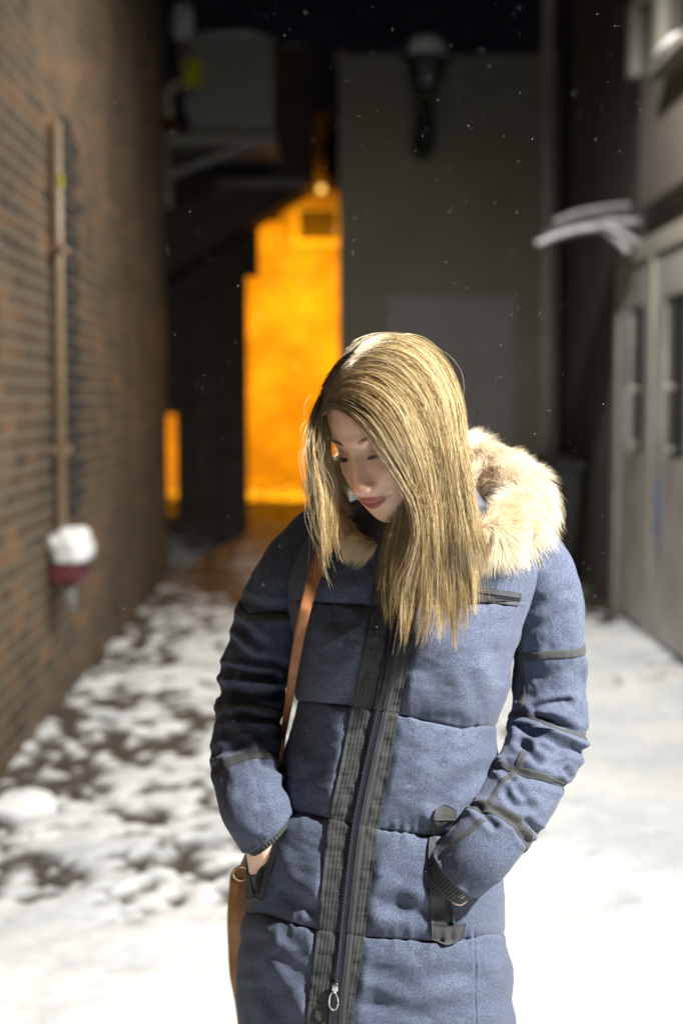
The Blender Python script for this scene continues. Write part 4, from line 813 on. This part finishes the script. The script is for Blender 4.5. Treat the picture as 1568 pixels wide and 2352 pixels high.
def curtain(guides, nclump, per, wid0, wid1, lo=.72, layer=.022, seed=1, nlock=0, wave=5., endnoise=1., lockw=.10):
    G = np.stack([resample(g, K) for g in guides]); rg = np.random.default_rng(seed); t = np.linspace(0, 1, K); outl = []; radl = []; M = len(guides)-1
    gather = sstep(.30, .85, t)
    if nlock:
        lc = np.sort((np.arange(nlock)+rg.uniform(-.42, .42, nlock))/(nlock-1)*M); lend = rg.uniform(lo, 1.04, nlock); lz = rg.uniform(0, 1, nlock); lph = rg.random((nlock, 4))*6.28; lx0 = rg.normal(0, 9, nlock); lt = rg.uniform(0, 1, nlock)
    for c in range(nclump):
        u = rg.random()*M; end = rg.uniform(lo, 1.03); ph = rg.random(4)*6.28; lay = rg.random()**1.3*layer; cross = 0; tone = rg.random()
        if nlock:
            q = int(np.argmin(np.abs(lc-u))); 
            if rg.random() < .12: q = int(np.clip(q+rg.integers(-2, 3), 0, nlock-1))
            uu = np.clip(u+(lc[q]+rg.normal(0, lockw)-u)*gather, 0, M-1e-6); end = lend[q]*rg.uniform(.88, 1.02); ph = lph[q]+rg.normal(0, .35, 4); lay = lay*(1-gather.max()*0)*.6+lz[q]*layer*.8; cross = lx0[q]*t**2; tone = .60*lt[q]+.40*tone
        else: uu = np.full(K, min(u, M-1e-6))
        i = uu.astype(int); f = (uu-i)[:, None]; ar = np.arange(K); base = G[i, ar]*(1-f)+G[i+1, ar]*f
        wob = np.stack([wave*np.sin(t*5+ph[0])*t+wave*.5*np.sin(t*11+ph[1])*t+rg.normal(0, 6)*endnoise*t**1.8+cross, wave*.4*np.sin(t*6+ph[2])*t], -1)
        m = max(2, int(per*.85*rg.uniform(.5, 1.6))); s0 = rg.normal(0, 1, (m, 2)); s0[:, 1] *= .6; ds = rg.normal(0, 1, m)
        w = wid0*(1-t)+wid1*t; w = w*(1-.62*sstep(.5, 1., t))*(.45+.55*sstep(0, .10, t))
        tt = np.clip(t[None]*np.clip(end*(1-.32*rg.random((m, 1))**1.4), 0, 1), 0, 1); idx = tt*(K-1); ii = np.minimum(idx.astype(int), K-2); ff = (idx-ii)[..., None]
        bw = base+wob; B = bw[ii]*(1-ff)+bw[ii+1]*ff; W_ = np.interp(tt, t, w)
        stray = (rg.random((m, 1)) < .09)*rg.normal(0, 1, (m, 1))
        X = B[..., 0]+s0[:, :1]*W_+2.0*np.sin(tt*9+s0[:, :1]*3)*tt+stray*17*tt**2; Y_ = B[..., 1]+s0[:, 1:]*W_*.5
        Yd = hair_Y(X, Y_)+lay*np.sin(np.pi*np.clip(tt*1.15, 0, 1))**.7+ds[:, None]*.0022+np.abs(s0[:, :1])*.0022-.006*np.sin(np.pi*tt)*(c % 3 == 0)
        for _ in range(3): Yd[:, 1:-1] = (Yd[:, :-2]+2*Yd[:, 1:-1]+Yd[:, 2:])/4
        outl.append(DP(X, Y_, Yd)); radl.append(np.full(m, 1.)*rg.uniform(.00016, .00033, m)); TONE.append(np.clip(tone+rg.normal(0, .10, m), 0, 1))
    return np.concatenate(outl), np.concatenate(radl)
TONE = []
GR = [[(741, 952), (762, 936), (798, 950), (838, 985), (880, 1045), (922, 1112), (956, 1180), (957, 1260), (926, 1340), (915, 1420), (908, 1500)],
      [(742, 935), (775, 915), (818, 925), (866, 965), (912, 1035), (955, 1120), (970, 1210), (958, 1300), (948, 1400), (930, 1505)],
      [(746, 915), (790, 888), (845, 900), (895, 945), (935, 1020), (965, 1110), (980, 1210), (985, 1310), (985, 1410), (968, 1490)],
      [(754, 890), (810, 858), (880, 868), (938, 925), (975, 1010), (998, 1110), (1008, 1210), (1018, 1310), (1030, 1410), (1040, 1500)],
      [(765, 866), (835, 825), (910, 835), (972, 895), (1008, 985), (1028, 1090), (1040, 1200), (1048, 1300), (1050, 1400), (1046, 1490)],
      [(782, 845), (858, 802), (932, 814), (992, 872), (1024, 955), (1040, 1060), (1056, 1170), (1062, 1260), (1072, 1350), (1080, 1450)],
      [(802, 823), (878, 784), (948, 796), (1005, 852), (1036, 932), (1050, 1030), (1068, 1130), (1084, 1220), (1100, 1310), (1108, 1400)],
      [(822, 806), (888, 772), (955, 784), (1006, 840), (1038, 918), (1050, 1005), (1066, 1090), (1090, 1165), (1114, 1240), (1124, 1330)]]
GL = [[(738, 950), (734, 985), (737, 1040), (746, 1085), (757, 1135), (752, 1210), (768, 1290), (798, 1350), (822, 1405)],
      [(740, 930), (720, 975), (714, 1035), (722, 1090), (738, 1150), (742, 1230), (752, 1310), (775, 1370)],
      [(744, 912), (722, 965), (717, 1030), (720, 1085), (728, 1150), (734, 1230), (742, 1300), (748, 1360)],
      [(754, 888), (726, 940), (717, 1000), (718, 1060), (722, 1130), (732, 1200), (738, 1260), (740, 1320)]]
GU = [[(925, 1120), (920, 1190), (900, 1245), (888, 1315), (895, 1390), (912, 1470), (925, 1510)], [(960, 1100), (960, 1200), (940, 1300), (935, 1400), (932, 1510)], [(1030, 1080), (1020, 1200), (990, 1300), (985, 1400), (1000, 1480)]]
A1_, R1_ = curtain(GR, 400, 48, 7, 4, lo=.78, seed=3, layer=.050, nlock=27, lockw=.055)
A5_, R5_ = curtain(GR, 420, 3, 9, 12, lo=.74, seed=31, layer=.006, wave=11, endnoise=1.6); A5_[..., 1] -= .002
A2_, R2_ = curtain(GL, 30, 34, 4, 4, lo=.66, seed=5, layer=.02, nlock=7)
GL2 = [[(x+(16 if y > 960 else 4), y) for x, y in g[:-1]] for g in GL[:3]]
A6_, R6_ = curtain(GL2, 30, 44, 7, 7, lo=.6, seed=15, layer=.01, nlock=5); A6_[..., 1] += .022
A3_, R3_ = curtain(GU, 44, 40, 14, 7, lo=.72, seed=8, layer=.02, nlock=7, lockw=.05); A3_[..., 1] += .035*np.linspace(1, .2, K)
# fine second layer under the top one so that no scalp shows
A4_, R4_ = curtain([g[:-3] for g in GR], 170, 56, 14, 6, lo=.7, seed=12, layer=.012, endnoise=.5); A4_[..., 1] += .012
A7_, R7_ = curtain([g[:-2] for g in GR], 90, 46, 14, 10, lo=.7, seed=17, layer=.03, nlock=14); A7_[..., 1] += .014+.030*np.linspace(0, 1, K)**.5  # added inner hair layer, thickens the curtain to block the near lamp
HT = np.concatenate(TONE)
# the back of the head: strands run from the crown down into the hood
n = 5200; az = RNG.uniform(.0, 2*np.pi, n); tt = np.linspace(0, 1, 22)
crown = np.array([-.012, .0, 0]); Pn = []
a0 = RNG.uniform(0, .5, n); a1 = RNG.uniform(1.5, 2.1, n)
ang = a0[:, None]+(a1-a0)[:, None]*tt; azz = az[:, None]+.25*np.sin(ang+az[:, None])
dl = np.stack([np.sin(azz)*np.sin(ang), -np.abs(np.cos(azz))*np.sin(ang)*.9-.12, np.cos(ang)], -1); dl /= np.linalg.norm(dl, axis=-1, keepdims=True)
rr_ = head_r(dl)+.001+.004*RNG.random((n, 1))*np.sin(tt*3.1); Pb = h2w(dl*rr_[..., None])
hang = sstep(.55, 1, tt)[None, :, None]*np.array([0, .03, -.09])*RNG.uniform(.5, 1.2, (n, 1, 1)); Pb = Pb+hang
HAIR = strands('hair', np.concatenate([A1_, A5_, A2_, A6_, A3_, A4_, A7_]), np.concatenate([R1_, R5_*.8, R2_, R6_, R3_, R4_*.9, R7_]), M_hair, WOMAN, tone=HT)
strands('back_hair', Pb, np.full(n, .0002), M_hair, HAIR, tone=RNG.uniform(.1, .4, n))
# flyaway strands round the crown
fl = []; rg = np.random.default_rng(44)
for i in range(420):
    g = np.array(GR[rg.integers(3, 7)] if rg.random() < .75 else GL[rg.integers(1, 4)], float); c = resample(g, K); s = rg.integers(0, 18); m = rg.integers(8, 16); q = c[s:s+m]; q = resample(q, 20) if len(q) > 4 else None
    if q is None: continue
    t = np.linspace(0, 1, 20); o_ = rg.normal(0, 1, 2)*np.array([15, 13]); q = q+np.stack([o_[0]*np.sin(t*3.1)*1.1+rg.normal(0, 12)*t**2, -abs(o_[1])*np.sin(t*2.8)+rg.normal(0, 8)*t**2], -1)
    fl.append(DP(q[:, 0], q[:, 1], hair_Y(q[:, 0], q[:, 1])-.008*np.sin(t*3.1)*rg.random()))
strands('flyaway_hair', np.array(fl), .00013, M_hair, HAIR, tone=np.full(len(fl), .85))

# ---- hood with its fur edge
ring = np.array([(860, 1262, 2.145), (812, 1225, 2.145), (764, 1172, 2.19), (748, 1128, 2.26), (805, 1065, 2.37), (930, 1032, 2.42), (1060, 1050, 2.41), (1150, 1088, 2.36), (1208, 1140, 2.28), (1200, 1190, 2.20), (1140, 1225, 2.135), (1085, 1255, 2.125), (1050, 1285, 2.135)])
core = DP(*resample(ring, 150).T); crad = np.interp(np.linspace(0, 1, 150), [0, .12, .2, .35, .6, .72, .82, .92, 1], [.008, .010, .019, .018, .036, .042, .036, .024, .012])
mb = MB(); mb.tube(core, crad*.92, 20); M_furb = noisy('fur backing', (.30, .22, .13), (.42, .32, .2), 60, .9); FUR = mb.build('fur_trim', M_furb, COAT, True)
n = 30000; ti = RNG.random(n)**1.0*149; i0 = np.minimum(ti.astype(int), 148); f = (ti-i0)[:, None]; C0 = core[i0]*(1-f)+core[i0+1]*f; Tn = core[i0+1]-core[i0]; Tn /= np.linalg.norm(Tn, axis=1, keepdims=True)
r0 = crad[i0]; rnd = RNG.normal(0, 1, (n, 3)); nn_ = rnd-Tn*(rnd*Tn).sum(1)[:, None]; nn_ /= np.linalg.norm(nn_, axis=1, keepdims=True)
root = C0+nn_*(r0*.9)[:, None]
cl = fbm(root, 28., 61, 2)-.5; cl2 = fbm(root, 28., 62, 2)-.5; cl3 = fbm(root, 28., 63, 2)-.5; clump = np.stack([cl, cl2, cl3], -1)
axis_c = core.mean(0); outw = C0-axis_c; outw[:, 2] *= .3; outw /= np.linalg.norm(outw, axis=1, keepdims=True)
dirv = nn_*1.0+outw*.35+clump*3.2+np.array([0, 0, -.28])+Tn*(.35*(RNG.random((n, 1))-.5)+.25)+RNG.normal(0, .14, (n, 3)); dirv /= np.linalg.norm(dirv, axis=1, keepdims=True)
ln = (.014+.019*RNG.random(n))*np.interp(r0, [.012, .04], [.8, 1.15]); kk = np.linspace(0, 1, 9)
curl = np.array([0, 0, -.30])
Pf = root[:, None]+dirv[:, None, :]*(kk[None, :, None]*ln[:, None, None])+curl[None, None]*(kk[None, :, None]**2*ln[:, None, None])+clump[:, None]*1.2*(kk[None, :, None]**2*ln[:, None, None])
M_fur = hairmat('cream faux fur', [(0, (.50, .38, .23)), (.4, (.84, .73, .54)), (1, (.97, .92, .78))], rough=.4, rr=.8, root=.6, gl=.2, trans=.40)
strands('fur', Pf, RNG.uniform(.00013, .00024, n), M_fur, COAT)
# cloth of the hood lying behind the neck
n1_, n2_ = 120, 60; T1, T2 = np.meshgrid(np.linspace(.10, .93, n1_), np.linspace(0, 1, n2_)); rc = DP(*resample(ring, n1_).T)
rc = core[(T1[0]*149).astype(int)]; tgt = DP(950, 1190, 2.33); deep = np.array([0, .05, -.10])
Pin = []
for j in range(n2_):
    q = j/(n2_-1); Pin.append(rc*(1-q)+tgt*q+deep*np.sin(np.pi*q*.75)*.9+np.array([0, 0, .018])*np.sin(np.pi*q)**2)
Pin = np.array(Pin); Pin += ((fbm(Pin, 16., 91, 3)-.5)*.02)[..., None]
mesh('hood_painted_shade', Pin[:, :66], grid_faces(66, n2_), M_trimc, COAT, True); mesh('hood_panel', Pin[:, 65:], grid_faces(n1_-65, n2_), M_coat, COAT, True)  # left half charcoal: the head's shadow put into the inner cloth colour
Pout = []
for j in range(40):
    q = j/39; Pout.append(rc*(1-q)+(rc*.35+DP(960, 1300, 2.30)*.65)*q+np.array([0, .05, -.03])*np.sin(np.pi*q))
Pout = np.array(Pout); Pout += ((fbm(Pout, 14., 92, 3)-.5)*.02)[..., None]
mesh('hood', Pout, grid_faces(n1_, 40)[:, ::-1], M_coat, COAT, True)
# stand-up collar inside the hood
u = np.linspace(0, 2*np.pi, 120, endpoint=False); V = []
for k in range(14):
    q = k/13; c = DP(955-22*q, 1255-62*q, 2.262-.02*q); rx_, ry_ = .090-.008*q, .085-.006*q; V.append(c+np.stack([rx_*np.cos(u), ry_*np.sin(u), .014*np.sin(u)+0*u], -1)*(1+.02*np.sin(5*u))[:, None])
V.append(V[-1]*.9+V[-1].mean(0)*.1); V.append(V[-1]-np.array([0, 0, .05]))
mesh('collar', np.array(V), grid_faces(120, 16, cu=True), M_trimc, COAT, True)
# trousers and boots below the coat
for sx in (-1, 1):
    mb = MB(); x = .03+sx*.10; mb.tube([(x-sx*.01, 2.28, .80), (x, 2.275, .62), (x, 2.272, .46), (x, 2.285, .30), (x, 2.298, .16)], [.095, .085, .072, .062, .056], 24); mb.build('trouser_leg', noisy('dark denim', (.012, .016, .03), (.03, .04, .065), 200), WOMAN, True)
    mb = MB(); mb.tube([(x, 2.298, .26), (x, 2.30, .14), (x, 2.29, .07), (x+sx*.005, 2.27, .045)], [.064, .058, .055, .045], 20); mb.tube(catmull([(x, 2.33, .05), (x+sx*.004, 2.28, .052), (x+sx*.012, 2.21, .045), (x+sx*.018, 2.15, .036), (x+sx*.02, 2.115, .03)], 16), np.interp(np.linspace(0, 1, 16), [0, .2, .6, .9, 1], [.03, .043, .042, .034, .012]), 18); mb.build('boot', noisy('brown boot leather', (.05, .03, .02), (.09, .055, .035), 40, .5), WOMAN, True)

# ================================================================== shoulder bag
BAG = thing('shoulder_bag', 'tan leather shoulder bag hanging behind the hip of the woman on a brown strap', 'bag', (-.27, 2.44, .5))
M_leather = noisy('tan leather', (.36, .17, .06), (.46, .24, .09), 45, .5, .3, 300, dist=.001)
M_strap = noisy('brown strap leather', (.27, .105, .035), (.36, .15, .055), 60, .5, .3, 400, dist=.001)
M_brass = mat('aged brass', (.75, .60, .32), .25, Metallic=1.)
Yg = 2.42; prof = [(526, 2022), (522, 2080), (521, 2150), (526, 2230), (537, 2300), (545, 2360), (548, 2450)]
pf = catmull(prof, 40); nn2 = 36; V = []
for (x, y) in pf:
    p = DP(x, y, Yg); xr_ = p[0]+.30; dpt = .045
    a = np.linspace(0, 2*np.pi, nn2, endpoint=False); cx_, rx_ = (p[0]+xr_)/2, (xr_-p[0])/2
    V.append(np.stack([cx_+rx_*np.sign(np.cos(a))*np.abs(np.cos(a))**.35, Yg+.02+dpt*np.sign(np.sin(a))*np.abs(np.sin(a))**.5+.004*np.sin(p[2]*60), p[2]+0*a], -1))
V = np.array(V); V = np.concatenate([V[:1]*.5+V[:1].mean(1, keepdims=True)*.5, V[:1]*.96+V[:1].mean(1, keepdims=True)*.04+np.array([0, 0, .004]), V, V[-1:]*.5+V[-1:].mean(1, keepdims=True)*.5])
mesh('bag_body', V, grid_faces(nn2, len(V), cu=True)[:, ::-1], M_leather, BAG, True)
p0 = DP(552, 2026, 2.395); mb = MB(); mb.box(p0[0]-.004, p0[0]+.034, p0[1]-.012, p0[1]+.002, p0[2]-.075, p0[2]+.012, .003); mb.build('strap_tab', M_strap, BAG, True)
p = DP(555, 2006, 2.385); a = np.linspace(0, 2*np.pi, 30); mb = MB(); mb.tube(np.stack([p[0]+.013*np.cos(a), p[1]+0*a, p[2]+.012*np.sin(a)], -1), .0028, 8); mb.build('ring', M_brass, BAG, True)
# strap: from under the hair, down the chest, behind the arm to the ring
SP = [(775, 1215, 30), (752, 1250, 31), (733, 1290, 31), (715, 1345, 30), (700, 1400, 28), (686, 1470, 25), (674, 1540, 22), (662, 1620, 18), (650, 1690, 14), (640, 1750, 13), (615, 1850, 14), (580, 1940, 16), (556, 1998, 18)]
c = resample(np.array(SP, float), 120); y = c[:, 1]; dep = np.interp(y, [1200, 1290, 1400, 1540, 1620, 1700, 1800, 1998], [2.175, 2.150, 2.135, 2.165, 2.215, 2.27, 2.34, 2.385])
fy = front_Y(np.clip(c[:, 0]+6, row(y)[0]+12, 2000), y)-.006; dep = np.where(y < 1560, np.minimum(dep, fy), dep)
slv = lambda: None
tn = np.gradient(c[:, :2], axis=0); tn /= np.linalg.norm(tn, axis=1, keepdims=True); nx_ = np.stack([-tn[:, 1], tn[:, 0]], -1); V = []
for s, dd in ((-.5, 0), (-.3, -.0012), (.3, -.0012), (.5, 0), (.5, .0025), (-.5, .0025)):
    q = c[:, :2]+nx_*c[:, 2:3]*s; V.append(DP(q[:, 0], q[:, 1], dep+dd))
V = np.stack(V, 1); mesh('strap', V, grid_faces(6, 120, cu=True), M_strap, BAG, True)

# ================================================================== falling snow
n = 8000; fx = []; mbV = []; mbF = []; rg = np.random.default_rng(9)
ico = np.array([(0, 0, 1.7), (.8, 0, .1), (0, .8, 0), (-.8, 0, -.1), (0, -.8, 0), (0, 0, -1.7)]); icf = [(0, 1, 2), (0, 2, 3), (0, 3, 4), (0, 4, 1), (5, 2, 1), (5, 3, 2), (5, 4, 3), (5, 1, 4)]
for i in range(n):
    Y = 1.0+rg.random()**.8*8; c = np.array([rg.uniform(-.26, .26)*Y, Y, 1.5+rg.uniform(-.35, .40)*Y])
    if c[0] < -1.25 or c[0] > 1.85 or c[2] < .1: continue
    s = rg.uniform(.00025, .00052)*(1+.07*Y); M_ = np.linalg.qr(rg.normal(0, 1, (3, 3)))[0]*.5+np.eye(3)*.5; V = (ico*s)@M_.T+c; o = len(mbV); mbV += [tuple(v) for v in V]; mbF += [tuple(k+o for k in f) for f in icf]
o = mesh('falling_snow', mbV, mbF, M_snow); tag(o, 'small snowflakes drifting through the night air', None, None, 'stuff')
